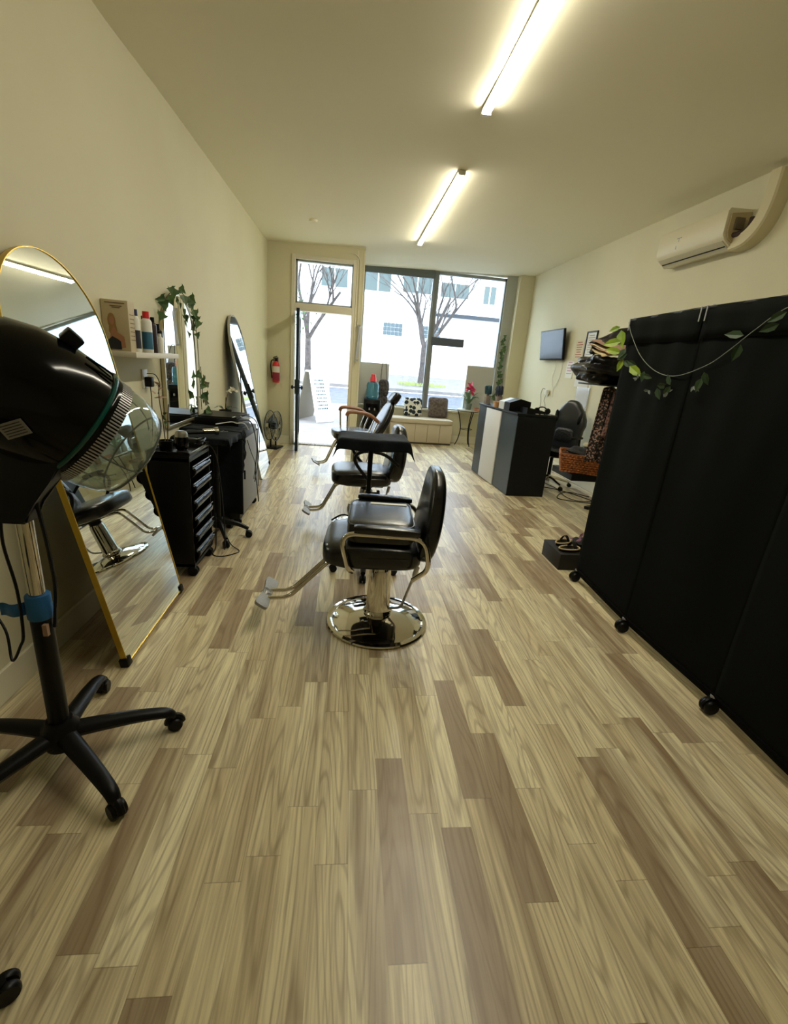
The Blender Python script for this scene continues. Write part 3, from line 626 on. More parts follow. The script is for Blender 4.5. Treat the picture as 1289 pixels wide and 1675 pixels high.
# ================================================================== LEANING ARCH MIRRORS
def arch_mirror(name, label, w, h, foot, top, bm_frame, ft=.012, feet=True, e=1.0, depth=.022, cat='mirror'):
    """foot: floor point under bottom centre; top: point the arch apex leans on (front plane)"""
    f, tp = V(foot), V(top); up = (tp - f).normalized(); xx = V((0, 1, 0)); xx = (xx - up * xx.dot(up)).normalized()
    M = basis(f, xx, up)       # z = x cross up
    t = thing(name, label, cat, foot)
    bm = B(); prism(bm, arch(w, h, .004, 28, e), -.004, .0, M); mk('glass', bm, MIRROR, t, world=True, smooth=False)
    s = 1
    bm = B(); P = arch(w, h, 0, 28, e); P = roundpath([V((p[0], p[1], -depth / 2 + .002)) for p in P], .001, 1) if False else [V((p[0], p[1], -depth / 2 + .003)) for p in P]
    out = [M @ p for p in P]; inn = arch(w, h, ft, 28, e); n = len(P); vs1 = [[bm.verts.new(M @ V((q[0], q[1], z))) for q in ring] for ring, z in ((arch(w, h, 0, 28, e), -depth), (arch(w, h, 0, 28, e), .004), (inn, .004), (inn, -depth))]
    for i in range(4):
        A, Q = vs1[i], vs1[(i + 1) % 4]
        for k in range(n): bm.faces.new((A[k], A[(k + 1) % n], Q[(k + 1) % n], Q[k]))
    mk('frame', bm, bm_frame, t, world=True, ang=30)
    bm = B(); prism(bm, arch(w, h, .003, 28, e), -depth + .002, -.006, M); mk('back_board', bm, BLKPLA, t, world=True, smooth=False)
    if feet:
        for q in (-1, 1):
            bm = B(); box(bm, (q * (w / 2 - .012), .010, -depth / 2), (.045, .045, .04), M, bev=.006); mk('foot_corner', bm, BLKPLA, t, world=True)
    return t, M
# x cross up must point to +X (into the room)
arch_mirror('floor_mirror', 'tall gold-framed arched mirror leaning on the left wall behind the hood dryer', .74, 1.81, (-.975, 2.30, .018), (XL + .04, 2.275, 1.775), GOLD, ft=.004)
arch_mirror('floor_mirror', 'tall silver-edged arched mirror leaning on the left wall near the open door', .66, 1.86, (-1.01, 5.86, .018), (XL + .04, 5.60, 1.81), mat('silver_frame', (176, 176, 170), .3, .7), e=1.15, ft=.005)
t, M = arch_mirror('wall_mirror', 'arched wall mirror wreathed in ivy, hung beside the white shelf', .72, .965, (XL + .03, 3.955, .865), (XL + .03, 3.955, 1.83), mat('pale_metal_frame', (186, 176, 144), .3, .7), feet=False, ft=.016)
# ivy garlands
def garland(name, label, path, leaves, size, seed, m=LEAF, stem=.003, nrm=(1, -.4, 0), spread=.03, group=None, cat='garland'):
    rnd = random.Random(seed); P = smoothpath(path, 8); t = thing(name, label, cat, tuple(path[0]), group=group)
    bm = B(); tube(bm, P, stem, 6); mk('vine_stem', bm, STEM, t, world=True)
    bm = B()
    for u in leaves:
        i = min(int(u * (len(P) - 1)), len(P) - 1); p = P[i]
        leaf(bm, p + V((abs(rnd.gauss(.02, .01)) * nrm[0], abs(rnd.gauss(.02, .01)) * nrm[1], rnd.uniform(-spread, spread))), size * rnd.uniform(.8, 1.25), rnd, nrm, ivy=True)
    mk('foliage', bm, m, t, world=True, smooth=False); return t
xw = XL + .045
garland('ivy_garland', 'ivy garland looped over the arched wall mirror beside the shelf', [(xw, 3.585, 1.30), (xw + .01, 3.56, 1.55), (xw, 3.62, 1.72), (xw, 3.80, 1.83), (xw, 4.0, 1.845), (xw, 4.2, 1.76), (xw, 4.31, 1.58), (xw, 4.34, 1.3), (xw, 4.345, 1.1), (xw, 4.36, .93)],
        [.17, .2, .26, .3, .33, .36, .4, .44, .46, .5, .52, .54, .57, .6, .62, .66, .67, .8, .83, .88, .93, .985, .99], .050, 11, nrm=(1, -.9, 0))
garland('dried_vine', 'bare hanging vine with few dry leaves right of the wall mirror', [(xw, 4.38, 1.30), (xw, 4.40, 1.12), (xw, 4.41, .98)], [.2, .5, .8, .95], .04, 3, m=mat('dry_leaf', (92, 96, 68), .7))

# ================================================================== SHELF AND PRODUCTS
bm = B(); box2(bm, (XL, 2.80, 1.372), (XL + .18, 3.46, 1.402), bev=.003); tag(mk('wall_shelf', bm, mat('shelf_white', (216, 210, 194), .5)), 'small white floating shelf on the left wall beside the arched mirror', 'shelf')
t = thing('product_box', 'cream hair product box with a blonde woman pictured, left end of shelf', 'box', (-1.285, 2.88, 1.402), math.radians(4))
bm = B(); box2(bm, (-.075, -.045, 0), (.06, .05, .262), bev=.002); mk('carton', bm, mat('cream_carton', (190, 174, 140), .6), t)
bm = B()
def disc(bm, c, rx, rz, y, n=20): prism(bm, [(rx * math.cos(2 * PI * k / n), rz * math.sin(2 * PI * k / n)) for k in range(n)], 0, .0012, basis((c[0], y, c[1]), (1, 0, 0), (0, 0, 1)))
disc(bm, (-.028, .155), .020, .04, -.0455); prism(bm, [(-.045, .10), (-.04, .165), (-.012, .165), (-.002, .10), (-.008, .07), (-.03, .07)], 0, .0008, basis((0, -.0455, 0), (1, 0, 0), (0, 0, 1))); mk('printed_hair', bm, mat('print_blonde', (150, 118, 72), .6), t, smooth=False)
bm = B(); disc(bm, (-.026, .155), .013, .022, -.0468); prism(bm, [(-.045, .05), (-.035, .10), (-.018, .13), (-.005, .10), (.03, .075), (.035, .02), (-.05, .02)], 0, .0012, basis((0, -.0464, 0), (1, 0, 0), (0, 0, 1))); mk('printed_skin', bm, mat('print_skin', (170, 122, 92), .6), t, smooth=False)
bm = B(); prism(bm, [(-.055, .008), (-.052, .055), (-.03, .075), (.0, .06), (.012, .05), (.014, .008)], 0, .001, basis((0, -.048, 0), (1, 0, 0), (0, 0, 1))); mk('printed_dress', bm, mat('print_black', (34, 36, 42), .6), t, smooth=False)
bm = B()
for zz, a, b in ((.245, -.055, .045), (.23, -.03, .03), (.222, -.02, .02)): box2(bm, (a, -.0468, zz), (b, -.045, zz + .004))
for i in range(7): box2(bm, (.0605, -.03, .06 + i * .022), (.0612, .03, .064 + i * .022))
mk('printed_text', bm, mat('print_brown', (110, 92, 70), .7), t, smooth=False)
def bottle(label, x, y, r, h, bodym, capm, capr=.5, caph=.03, shoulder=.85, band=None, z=1.402, tilt=0, rx=1):
    y -= .05; h *= 1.06
    t = thing('bottle', label, 'bottle', (x, y, z)); M = R('X', tilt)
    bm = B(); lathe(bm, [(0, 0), (r * .95, 0), (r, .006), (r, h * shoulder * .98), (r * .85, h * shoulder + .006), (r * capr, h * (shoulder + .07)), (0, h * (shoulder + .07))], M, 24, sx=rx); mk('body', bm, bodym, t)
    bm = B(); lathe(bm, [(0, h * (shoulder + .07)), (r * capr * 1.1, h * (shoulder + .07)), (r * capr * 1.05, h * (shoulder + .07) + caph), (0, h * (shoulder + .07) + caph)], M, 20, sx=rx); mk('cap', bm, capm, t)
    if band: bm = B(); lathe(bm, [(r * 1.01, .02), (r * 1.012, .025), (r * 1.012, h * .55), (r * 1.01, h * .56)], M, 24, sx=rx); mk('label_band', bm, band, t)
NAVY = mat('navy_plastic', (36, 44, 84), .4)
bottle('tall white bottle with navy cap just right of the product box', -1.235, 2.995, .024, .20, WHITEP, NAVY, .62, .035, band=mat('dark_band', (50, 50, 60), .5))
bottle('white spray can with blue label and red cap on the shelf', -1.205, 3.075, .029, .195, WHITEP, RED, .6, .038, band=mat('blue_label', (52, 104, 132), .5))
bottle('white tube with dark cap, third bottle along the shelf', -1.24, 3.15, .026, .16, WHITEP, BLKPLA, .8, .05, band=mat('pale_band', (180, 176, 170), .5))
bottle('slim dark brown bottle standing right of the blue-labelled can', -1.215, 3.19, .022, .18, mat('dark_brown_bottle', (48, 34, 34), .3), BLKPLA, .5, .03)
bottle('black bottle with pale label near the middle of the shelf', -1.25, 3.25, .024, .165, GLOSSB, BLKPLA, .6, .04, band=mat('grey_band', (120, 118, 116), .5))
bottle('short white bottle near the right end of the shelf', -1.22, 3.30, .02, .10, WHITEP, WHITEP, .5, .02)
bottle('black pump bottle at the right end of the shelf beside the mirror', -1.25, 3.36, .026, .15, GLOSSB, BLKPLA, .4, .03)
# outlet left with plugs
t = thing('wall_outlet', 'white outlet with a black plug on the left wall below the shelf', 'outlet', (XL + .004, 3.31, 1.23))
bm = B(); box2(bm, (-.004, -.04, -.06), (.004, .04, .06), bev=.002); mk('cover_plate', bm, WHITEP, t)
bm = B(); box2(bm, (.004, -.02, -.05), (.05, .03, .015), bev=.008); mk('plug', bm, BLKPLA, t)
bm = B(); tube(bm, smoothpath([(.03, .005, -.05), (.03, .01, -.13), (.02, .02, -.26), (.03, -.02, -.38)], 5), .003, 6); tube(bm, smoothpath([(.015, .0, .035), (.06, .02, .03), (.07, .06, -.03), (.04, .10, -.1)], 5), .003, 6); mk('cord', bm, BLKPLA, t)

# ================================================================== LEFT TROLLEYS
t = thing('drawer_trolley', 'black plastic salon trolley with open drawers, right behind the large arched mirror', 'trolley', (-1.08, 3.075, 0))
x0, x1, y0, y1, zb, zt = -.125, .125, -.205, .205, .075, .83
bm = B(); box2(bm, (x0, y0, zb), (x1, y0 + .012, zt), bev=.004); box2(bm, (x0, y1 - .012, zb), (x1, y1, zt), bev=.004); box2(bm, (x0, y0, zb), (x0 + .01, y1, zt)); box2(bm, (x0, y0, zb), (x1, y1, zb + .02)); box2(bm, (x0, y0, zt - .05), (x1, y1, zt - .03)); mk('body', bm, BLKPLA, t, ang=30)
bm = B(); box2(bm, (x0 - .005, y0 - .005, zt - .012), (x1 + .005, y0 + .01, zt + .01), bev=.004); box2(bm, (x0 - .005, y1 - .01, zt - .012), (x1 + .005, y1 + .005, zt + .01), bev=.004); box2(bm, (x0 - .005, y0, zt - .012), (x0 + .005, y1, zt + .01)); box2(bm, (x1 - .005, y0, zt - .012), (x1 + .005, y1, zt + .004)); mk('top_tray', bm, GLOSSB, t)
for i in range(6):
    z = .11 + i * .112; bm = B(); sheet(bm, lambda u, v, z=z: (x1 - .005 + .028 * math.sin(u * PI * .9), y0 + .016 + v * (y1 - y0 - .032), z + u * .075), 6, 10); d = mk('drawer', bm, GLOSSB, t, solid=.004)
    bm = B(); tube(bm, [(x1 + .012, y0 + .02, z + .078), (x1 + .016, y1 - .02, z + .078)], .004, 6); mk('drawer_lip', bm, mat('clear_grey_plastic', (120, 122, 124), .15), d)
for sx in (-1, 1):
    for sy in (-1, 1):
        bm = B(); M = T(sx * .10, sy * .165, .035)
        for s in (-1, 1): lathe(bm, [(0, -.009), (.03, -.009), (.035, -.003), (.035, .003), (.03, .009), (0, .009)], M @ T(0, s * .013, 0) @ R('X', 90), 18)
        box2(bm, (-.012, -.012, 0), (.012, .012, .045), M); mk('caster', bm, BLKPLA, t)
# hair dryer standing on it
t = thing('hair_dryer', 'black hair dryer standing nozzle-down with silver end, on the drawer trolley', 'hair dryer', (-1.02, 2.95, .80))
bm = B(); lathe(bm, [(0, .04), (.030, .04), (.038, .06), (.042, .09), (.041, .115), (.038, .125)], n=28); mk('barrel', bm, GLOSSB, t)
bm = B(); lathe(bm, [(.0385, .122), (.037, .140), (.031, .155), (.018, .160), (0, .160)], n=28); mk('silver_end_cap', bm, STEEL, t)
bm = B(); lathe(bm, [(0, .005), (.036, .005), (.033, .04), (0, .042)], n=24); mk('nozzle', bm, mat('smoke_plastic', (60, 56, 54), .2), t)
bm = B(); tube(bm, smoothpath([(.02, .02, .10), (.05, .06, .095), (.07, .11, .08)], 5), [.02, .014], 12); mk('handle', bm, BLKPLA, t)
bm = B(); tube(bm, [((.06 + .018 * math.cos(a * 1.0)) + .001 * a, .13 + .06 * math.sin(a), .06 + .004 * a * .4) for a in [k * .35 for k in range(70)]], .0045, 6); tube(bm, smoothpath([(.075, .10, .08), (.115, .12, .07), (.145, .2, -.02), (.15, .28, -.25), (.15, .34, -.6), (.14, .36, -.78)], 6), .004, 6); mk('coiled_cord', bm, BLKPLA, t)
# jar with stems
t = thing('flower_stems', 'bare flower stems with wilted pink bloom standing beside the hair dryer', 'plant', (-1.145, 3.03, .80))
bm = B(); lathe(bm, [(0, 0), (.035, 0), (.045, .08), (.040, .08), (.034, .02), (0, .02)]); mk('black_pot', bm, BLKPLA, t)
bm = B(); tube(bm, smoothpath([(0, 0, .02), (-.005, -.01, .2), (-.02, .0, .33), (-.03, .03, .42)], 5), .003, 6); tube(bm, smoothpath([(.005, .01, .02), (.01, .03, .2), (.015, .05, .3)], 5), .003, 6); mk('stem', bm, STEM, t)
bm = B(); rnd = random.Random(8)
for i in range(5): leaf(bm, V((rnd.uniform(-.02, .02), .02 + rnd.uniform(-.02, .03), rnd.uniform(.18, .32))), .035, rnd)
mk('foliage', bm, LEAF, t, smooth=False)
bm = B()
for i in range(9): leaf(bm, V((-.025 + rnd.uniform(-.02, .02), .03 + rnd.uniform(-.02, .02), .38 + rnd.uniform(-.04, .05))), .028, rnd)
mk('blossom', bm, mat('pale_pink_petal', (196, 166, 146), .7), t, smooth=False)
# second stand: five legs, tray with cloth
t = thing('tray_stand', 'black rolling tray stand between the drawer trolley and the grey-sided cabinet', 'stand', (-1.0, 3.60, 0))
star_base(t, .235, a0=math.radians(-62), hubz=.14, cr=.028, lw=.02); bm = B(); cyl(bm, (0, 0, .1), (0, 0, .5), .024); cyl(bm, (0, 0, .5), (0, 0, .79), .018); mk('pole', bm, BLKPLA, t)
bm = B(); box2(bm, (-.25, -.16, .785), (.12, .20, .80), bev=.004); box2(bm, (-.25, -.16, .785), (-.242, .2, .83)); box2(bm, (.112, -.16, .785), (.12, .2, .83)); mk('tray', bm, BLKPLA, t)
o = mk('black_towel', drape(.39, .37, .05, -1.065, 3.64, .834, seed=9, fold=.01), mat('black_towel_cloth'), solid=.004, sub=1); tag(o, 'black cloth over the tray beside the left wall, below the ivy mirror', 'towel')
t = thing('curling_iron', 'chrome curling iron lying on the cloth beside the left wall', 'curling iron', (-1.03, 3.56, .85), math.radians(35))
bm = B(); cyl(bm, (-.04, 0, .018), (.04, 0, .018), .021, 16); cyl(bm, (.04, 0, .018), (.065, 0, .018), .027, 16, .031); mk('barrel', bm, CHROME, t)
bm = B(); cyl(bm, (-.16, 0, .012), (-.03, 0, .012), .014, 12); mk('handle', bm, BLKPLA, t)
t = thing('hair_clip', 'small silver hair clip lying right of the curling iron', 'hair clip', (-.96, 3.72, .845), .6)
bm = B(); box2(bm, (-.03, -.004, 0), (.03, .004, .006), bev=.002); box2(bm, (-.01, -.012, .002), (-.004, .012, .012)); mk('clip', bm, STEEL, t)
# cabinet
t = thing('storage_cabinet', 'black cabinet with grey side panel and dangling cords near the left wall', 'cabinet', (-1.10, 4.25, 0))
bm = B(); box2(bm, (-.24, -.40, .075), (.215, .36, .80), bev=.006); mk('body', bm, BLKPLA, t)
bm = B(); box2(bm, (.216, -.30, .09), (.226, .35, .74), bev=.003); mk('door', bm, mat('grey_door_panel', (132, 132, 134), .5), t)
bm = B(); box2(bm, (.227, -.27, .40), (.24, -.26, .48), bev=.003); mk('door_handle', bm, BLKPLA, t)
for sx in (-1, 1):
    for sy in (-1, 1):
        bm = B(); lathe(bm, [(0, -.012), (.034, -.012), (.034, .012), (0, .012)], T(sx * .18, sy * .33, .034) @ R('X', 90), 16); box2(bm, (sx * .18 - .012, sy * .33 - .02, .03), (sx * .18 + .012, sy * .33 + .02, .08)); mk('caster', bm, BLKPLA, t)
bm = B(); sheet(bm, lambda u, v: (-.24 + u * .49 + (.0), -.412 - .012 * math.sin(u * 14) * v, .83 - v * .70), 20, 10); 
sheet(bm, lambda u, v: (.232 + .012 * math.sin(v * 9 + u * 12) , -.41 + u * .17, .83 - v * (.42 - .2 * u)), 8, 10)
sheet(bm, lambda u, v: (-.24 + u * .475, -.41 + v * .25, .832 + .006 * math.sin(u * 11) * math.sin(v * 7)), 14, 8)
o = mk('black_cape', bm, mat('black_towel_cloth'), t, world=False, solid=.005)
o.parent = None; o.location = (-1.10, 4.25, 0); tag(o, 'black cape hanging over the front of the grey-sided cabinet', 'cape')
bm = B(); box2(bm, (-1.32, 4.16, .80), (-.95, 4.62, .89), bev=.006); box2(bm, (-1.30, 4.18, .88), (-.97, 4.60, .90)); tag(mk('black_case', bm, BLKPLA), 'flat black case lying on the grey-sided cabinet below the ivy mirror', 'case')
bm = B()
tube(bm, smoothpath([(-.98, 4.1, .87), (-.92, 4.2, .88), (-.87, 4.32, .84), (-.845, 4.42, .60), (-.85, 4.36, .40), (-.845, 4.42, .2), (-.84, 4.45, .06)], 6), .005, 6)
tube(bm, smoothpath([(-1.0, 4.2, .91), (-.90, 4.35, .90), (-.85, 4.5, .80), (-.84, 4.5, .55), (-.845, 4.30, .30)], 6), .004, 6)
tube(bm, smoothpath([(-.87, 4.12, .72), (-.855, 4.2, .60), (-.855, 4.38, .45), (-.85, 4.28, .33)], 6), .0035, 6)
tag(mk('appliance_cords', bm, BLKPLA), 'tangle of black cords hanging down the cabinet\'s grey side', 'cord')
bm = B(); tube(bm, smoothpath([(-1.1, 4.0, .86), (-1.0, 4.1, .872), (-.95, 4.08, .868), (-.9, 4.15, .86), (-.88, 4.22, .80)], 6), .004, 6); tube(bm, smoothpath([(-1.0, 4.15, .905), (-.97, 4.3, .905), (-.93, 4.22, .9), (-.88, 4.35, .88)], 6), .004, 6)
tag(mk('white_cable', bm, WHITEP), 'thin pale cable curled on top of the black cape', 'cord')
# floor cord near the stand
bm = B(); tube(bm, smoothpath([(-.94, 3.33, .3), (-.945, 3.32, .05), (-.95, 3.25, .006), (-.88, 3.22, .005), (-.80, 3.28, .005), (-.78, 3.34, .005), (-.86, 3.42, .02), (-.93, 3.5, .1)], 7), .004, 6); tag(mk('extension_cord', bm, BLKPLA), 'black cord looping on the floor by the drawer trolley', 'cord')
# orchid
def orchid(name, label, loc, pot, seed, h=.22, blossoms=6):
    rnd = random.Random(seed); t = thing(name, label, 'plant', loc); bm = B(); lathe(bm, [(0, 0), (.045, 0), (.06, .09), (.054, .09), (.04, .02), (0, .02)], n=20); mk('pot', bm, pot, t)
    pts = smoothpath([(0, 0, .06), (.0, .01, h * .6), (.01, .08, h), (.015, .22, h + .03), (.02, .34, h - .01)], 6); bm = B(); tube(bm, pts, .0032, 6); tube(bm, smoothpath([(.01, 0, .06), (.015, -.04, h * .5), (.02, -.05, h * .9)], 5), .003, 6); mk('stem', bm, STEM, t)
    bm = B()
    for i in range(5):
        a = i * 1.3; sheet(bm, lambda u, v, a=a: ((.02 + u * .10) * math.cos(a) + (v - .5) * .035 * math.sin(u * PI) * -math.sin(a), (.02 + u * .10) * math.sin(a) + (v - .5) * .035 * math.sin(u * PI) * math.cos(a), .09 + .03 * math.sin(u * 2.6)), 6, 2)
    mk('leaf_rosette', bm, mat('dark_green_leaf', (44, 60, 38), .4), t)
    bm = B()
    for i in range(blossoms):
        p = pts[int(len(pts) * (.5 + .5 * i / blossoms))]
        for k in range(5): leaf(bm, p + V((.01, 0, rnd.uniform(0, .03))), .026, rnd)
    mk('blossom', bm, mat('white_petal', (222, 216, 196), .6), t, smooth=False)
orchid('potted_orchid', 'white orchid arching from a dark pot in front of the leaning door-side mirror', (-1.20, 4.72, .81), BLKPLA, 4, .24)
bm = B(); lathe(bm, [(0, 0), (.06, 0), (.065, .02), (.06, .13), (.03, .16), (.02, .17), (.02, .19), (0, .19)], T(-1.14, 4.80, .67), 24); tag(mk('white_bottle', bm, WHITEP), 'squat white bottle standing beside the orchid', 'bottle')
# glass side table
t = thing('side_table', 'narrow glass-topped side table with dark legs against the left wall', 'table', (-1.16, 5.0, 0))
bm = B(); box2(bm, (-.18, -.38, .655), (.165, .26, .667), bev=.003); mk('glass_top', bm, mat('table_glass', (150, 158, 156), .05, spec=.8), t)
for sx, sy in ((-.17, -.37), (.15, -.37), (-.17, .24), (.15, .24)): bm = B(); box2(bm, (sx, sy, 0), (sx + .02, sy + .02, .655), bev=.002); mk('leg', bm, mat('dark_bronze', (52, 46, 44), .35, .6), t)
bm = B(); box2(bm, (-.17, -.36, .15), (.165, -.35, .16)); box2(bm, (.155, -.36, .15), (.165, .25, .16)); box2(bm, (-.17, -.36, .15), (-.16, .25, .16)); mk('stretcher', bm, MATS['dark_bronze'], t)
bm = B(); tube(bm, smoothpath([(-1.18, 5.32, .66), (-1.18, 5.33, 1.0), (-1.185, 5.33, 1.22)], 4), .006, 6); tube(bm, smoothpath([(-1.18, 5.33, 1.02), (-1.17, 5.38, 1.04), (-1.15, 5.43, 1.03)], 4), .004, 6); box2(bm, (-1.2, 5.22, .0), (-1.17, 5.36, .008)); cyl(bm, (-1.185, 5.325, 0), (-1.185, 5.325, .67), .006, 6); tag(mk('iron_hook_stand', bm, BLKPLA), 'thin black iron stand with a hook before the door-side mirror', 'stand')

# ================================================================== FAN, EXTINGUISHER
t = thing('floor_fan', 'round black floor fan standing in the front left corner', 'fan', (-1.20, 7.64, 0), math.radians(77))
bm = B(); fz, fr = .36, .235
for y in (-.055, .055): tube(bm, [(fr * math.cos(a), y, fz + fr * math.sin(a)) for a in [2 * PI * k / 40 for k in range(40)]], .008, 6, closed=True)
for s in (-1, 1):
    for q in (.35, .62, .85): tube(bm, [(fr * q * math.cos(a), s * (.055 + .05 * (1 - q * q)), fz + fr * q * math.sin(a)) for a in [2 * PI * k / 32 for k in range(32)]], .0025, 4, closed=True)
    for k in range(28):
        a = 2 * PI * k / 28; tube(bm, [(fr * q * math.cos(a), s * (.055 + .05 * (1 - q * q)), fz + fr * q * math.sin(a)) for q in (.15, .4, .7, 1)], .0022, 4)
mk('grille', bm, mat('dark_grey_metal', (62, 68, 72), .35, .5), t)
bm = B()
for k in range(3): sheet(bm, lambda u, v, k=k: ((.03 + u * .17) * math.cos(k * 2.094 + v * .9 - .2), -.02 + .04 * v, fz + (.03 + u * .17) * math.sin(k * 2.094 + v * .9 - .2)), 5, 5)
mk('blade', bm, mat('smoke_blade', (58, 66, 74), .25), t, solid=.003)
bm = B(); lathe(bm, [(0, -.06), (.05, -.06), (.06, 0), (.05, .06), (0, .06)], T(0, 0, fz) @ R('X', 90), 20); mk('motor', bm, BLKPLA, t)
bm = B(); box2(bm, (-.15, -.12, 0), (.15, .12, .025), bev=.01); tube(bm, [(-.11, 0, .02), (-.10, 0, .16)], .014, 8); tube(bm, [(.11, 0, .02), (.10, 0, .16)], .014, 8); mk('base', bm, BLKPLA, t)
t = thing('fire_extinguisher', 'red fire extinguisher hanging on the wall left of the open door', 'fire extinguisher', (-1.215, YD - .075, 1.02))
bm = B(); lathe(bm, [(0, 0), (.05, 0), (.058, .015), (.058, .27), (.045, .31), (.02, .335), (0, .335)], n=28); mk('cylinder', bm, RED, t)
bm = B(); lathe(bm, [(.0585, .16), (.0590, .165), (.0590, .25), (.0585, .255)], n=28); mk('label_band', bm, mat('extinguisher_label', (214, 206, 196), .5), t)
bm = B(); lathe(bm, [(.0585, .03), (.0592, .035), (.0592, .155), (.0585, .158)], n=28); mk('maroon_band', bm, mat('maroon_band', (136, 32, 52), .5), t)
bm = B(); lathe(bm, [(0, .33), (.018, .33), (.018, .37), (0, .37)], n=12); box2(bm, (-.045, -.008, .37), (.03, .008, .383)); tube(bm, [(-.045, 0, .39), (.02, 0, .415)], .006, 6); mk('valve_handle', bm, BLKPLA, t)
bm = B(); tube(bm, smoothpath([(-.02, 0, .35), (-.07, 0, .34), (-.085, 0, .26), (-.075, 0, .15), (-.065, 0, .06)], 6), .009, 8); mk('hose', bm, BLKPLA, t)
bm = B(); box2(bm, (-.03, .058, .2), (.03, .0749, .4)); mk('wall_bracket', bm, STEEL, t)

# ================================================================== RECEPTION DESK
t = thing('reception_desk', 'dark reception desk with a vertical white stripe on its front', 'desk', (2.2, 6.13, 0))
Md = Matrix.Rotation(math.radians(3.2), 4, 'Z')
bm = B(); box2(bm, (-.20, -.68, .0), (.27, .70, .99), Md, bev=.004); mk('body', bm, DESKB, t)
bm = B(); box2(bm, (-.235, -.71, .99), (.29, .73, 1.02), Md, bev=.003); mk('desk_top', bm, DESKB, t)
bm = B(); box2(bm, (-.222, -.70, .01), (-.201, -.19, .99), Md); mk('front_panel', bm, mat('desk_slate_laminate', (40, 52, 60), .35), t, smooth=False); bm = B(); box2(bm, (-.222, .37, .01), (-.201, .72, .99), Md); mk('front_panel', bm, mat('desk_slate_laminate', (40, 52, 60), .35), t, smooth=False)
bm = B(); box2(bm, (-.236, -.19, .01), (-.202, .37, .985), Md, bev=.002); mk('white_stripe_panel', bm, DESKW, t)
bm = B(); box2(bm, (-.22, -.712, .0), (.27, -.68, .985), Md); mk('end_panel', bm, DESKB, t, smooth=False)
# things on the desk
def jar(label, x, y, seed, col, h=.12):
    rnd = random.Random(seed); t = thing('brush_jar', label, 'jar', (x, y, 1.02))
    bm = B(); lathe(bm, [(0, 0), (.05, 0), (.052, h), (.048, h), (.046, .008), (0, .008)], n=24); mk('jar', bm, clear('jar_glass_%d' % seed, (.9, .9, .9), .3, .02, .35, (176, 164, 156)), t)
    bm = B()
    for i in range(6):
        a = rnd.uniform(0, 6.28); r = rnd.uniform(.0, .028); cyl(bm, (r * math.cos(a), r * math.sin(a), .01), (r * 1.3 * math.cos(a), r * 1.3 * math.sin(a), .18), .006, 6)
    mk('brush_handle', bm, mat('brown_handle', (96, 70, 62), .5), t)
    bm = B()
    for i in range(6):
        a = i * 1.05; r = .028; p = V((r * math.cos(a), r * math.sin(a), h + .02)); lathe(bm, [(0, 0), (.022, .0), (.026, .03), (.024, .10), (.012, .12), (0, .12)], T(*p) @ R('X', rnd.uniform(-10, 10)) @ R('Y', rnd.uniform(-10, 10)), 12)
    mk('brush_head', bm, mat('brush_blue_' + str(seed), col, .6), t); return t
jar('glass jar of round teal-blue hairbrushes at the far end of the desk', 2.0, 6.70, 1, (28, 62, 74)); jar('jar of dark navy hairbrushes, second from the desk\'s far end', 2.10, 6.50, 2, (22, 34, 54), .13)
bm = B(); t = thing('wicker_basket', 'small wicker basket on the desk beside the brush jars', 'basket', (2.05, 6.20, 1.02))
for k in range(8):
    z = .005 + k * .009; tube(bm, [((.09 + .012 * k / 8) * math.copysign(abs(math.cos(a)) ** .5, math.cos(a)), (.07 + .01 * k / 8) * math.copysign(abs(math.sin(a)) ** .5, math.sin(a)) + .002 * math.sin(a * 18 + k * PI), z) for a in [2 * PI * q / 72 for q in range(72)]], .0055, 5, closed=True)
box(bm, (0, 0, .005), (.16, .12, .008)); mk('basket_body', bm, mat('light_wicker', (176, 132, 84), .7), t)
bm = B(); rnd = random.Random(5)
for i in range(14): box(bm, (rnd.uniform(-.06, .06), rnd.uniform(-.04, .04), .05 + rnd.random() * .03), (.05, .03, .012), R('Z', rnd.uniform(0, 180)) @ R('X', rnd.uniform(-30, 30)))
mk('card_packets', bm, mat('peach_card', (196, 150, 110), .6), t)
t = thing('receipt_printer', 'grey and black receipt printer on the middle of the desk', 'printer', (2.16, 5.73, 1.02), math.radians(4))
bm = B(); prism(bm, [(-.16, 0), (.12, 0), (.12, .12), (-.02, .15), (-.16, .10)], -.17, -.0, basis((0, 0, 0), (1, 0, 0), (0, 0, 1))); mk('black_housing', bm, BLKPLA, t, ang=20)
bm = B(); prism(bm, [(-.165, 0), (.115, 0), (.115, .115), (-.02, .145), (-.165, .095)], .0, .17, basis((0, .17, 0), (1, 0, 0), (0, 0, 1)).copy()); bmesh.ops.translate(bm, vec=(0, .17, 0), verts=bm.verts); mk('white_housing', bm, mat('light_grey_plastic', (196, 200, 200), .35), t, ang=20)
t = thing('card_terminal', 'flat black card terminal on the near half of the desk', 'card terminal', (2.25, 5.58, 1.02), .1)
bm = B(); prism(bm, [(-.12, 0), (.12, 0), (.12, .035), (-.12, .07)], -.10, .10, basis((0, 0, 0), (1, 0, 0), (0, 0, 1))); mk('body', bm, BLKPLA, t, ang=20); bm = B(); box(bm, (0, 0, .055), (.18, .14, .004), R('Y', 8)); mk('screen', bm, GLOSSB, t)
t = thing('headphones', 'black headphones lying on the near right corner of the desk', 'headphones', (2.36, 5.53, 1.03)); bm = B(); tube(bm, [(.07 * math.cos(a), .03, .015 + .06 * math.sin(a)) for a in [PI * k / 14 for k in range(15)]], .008, 6); mk('headband', bm, BLKPLA, t)
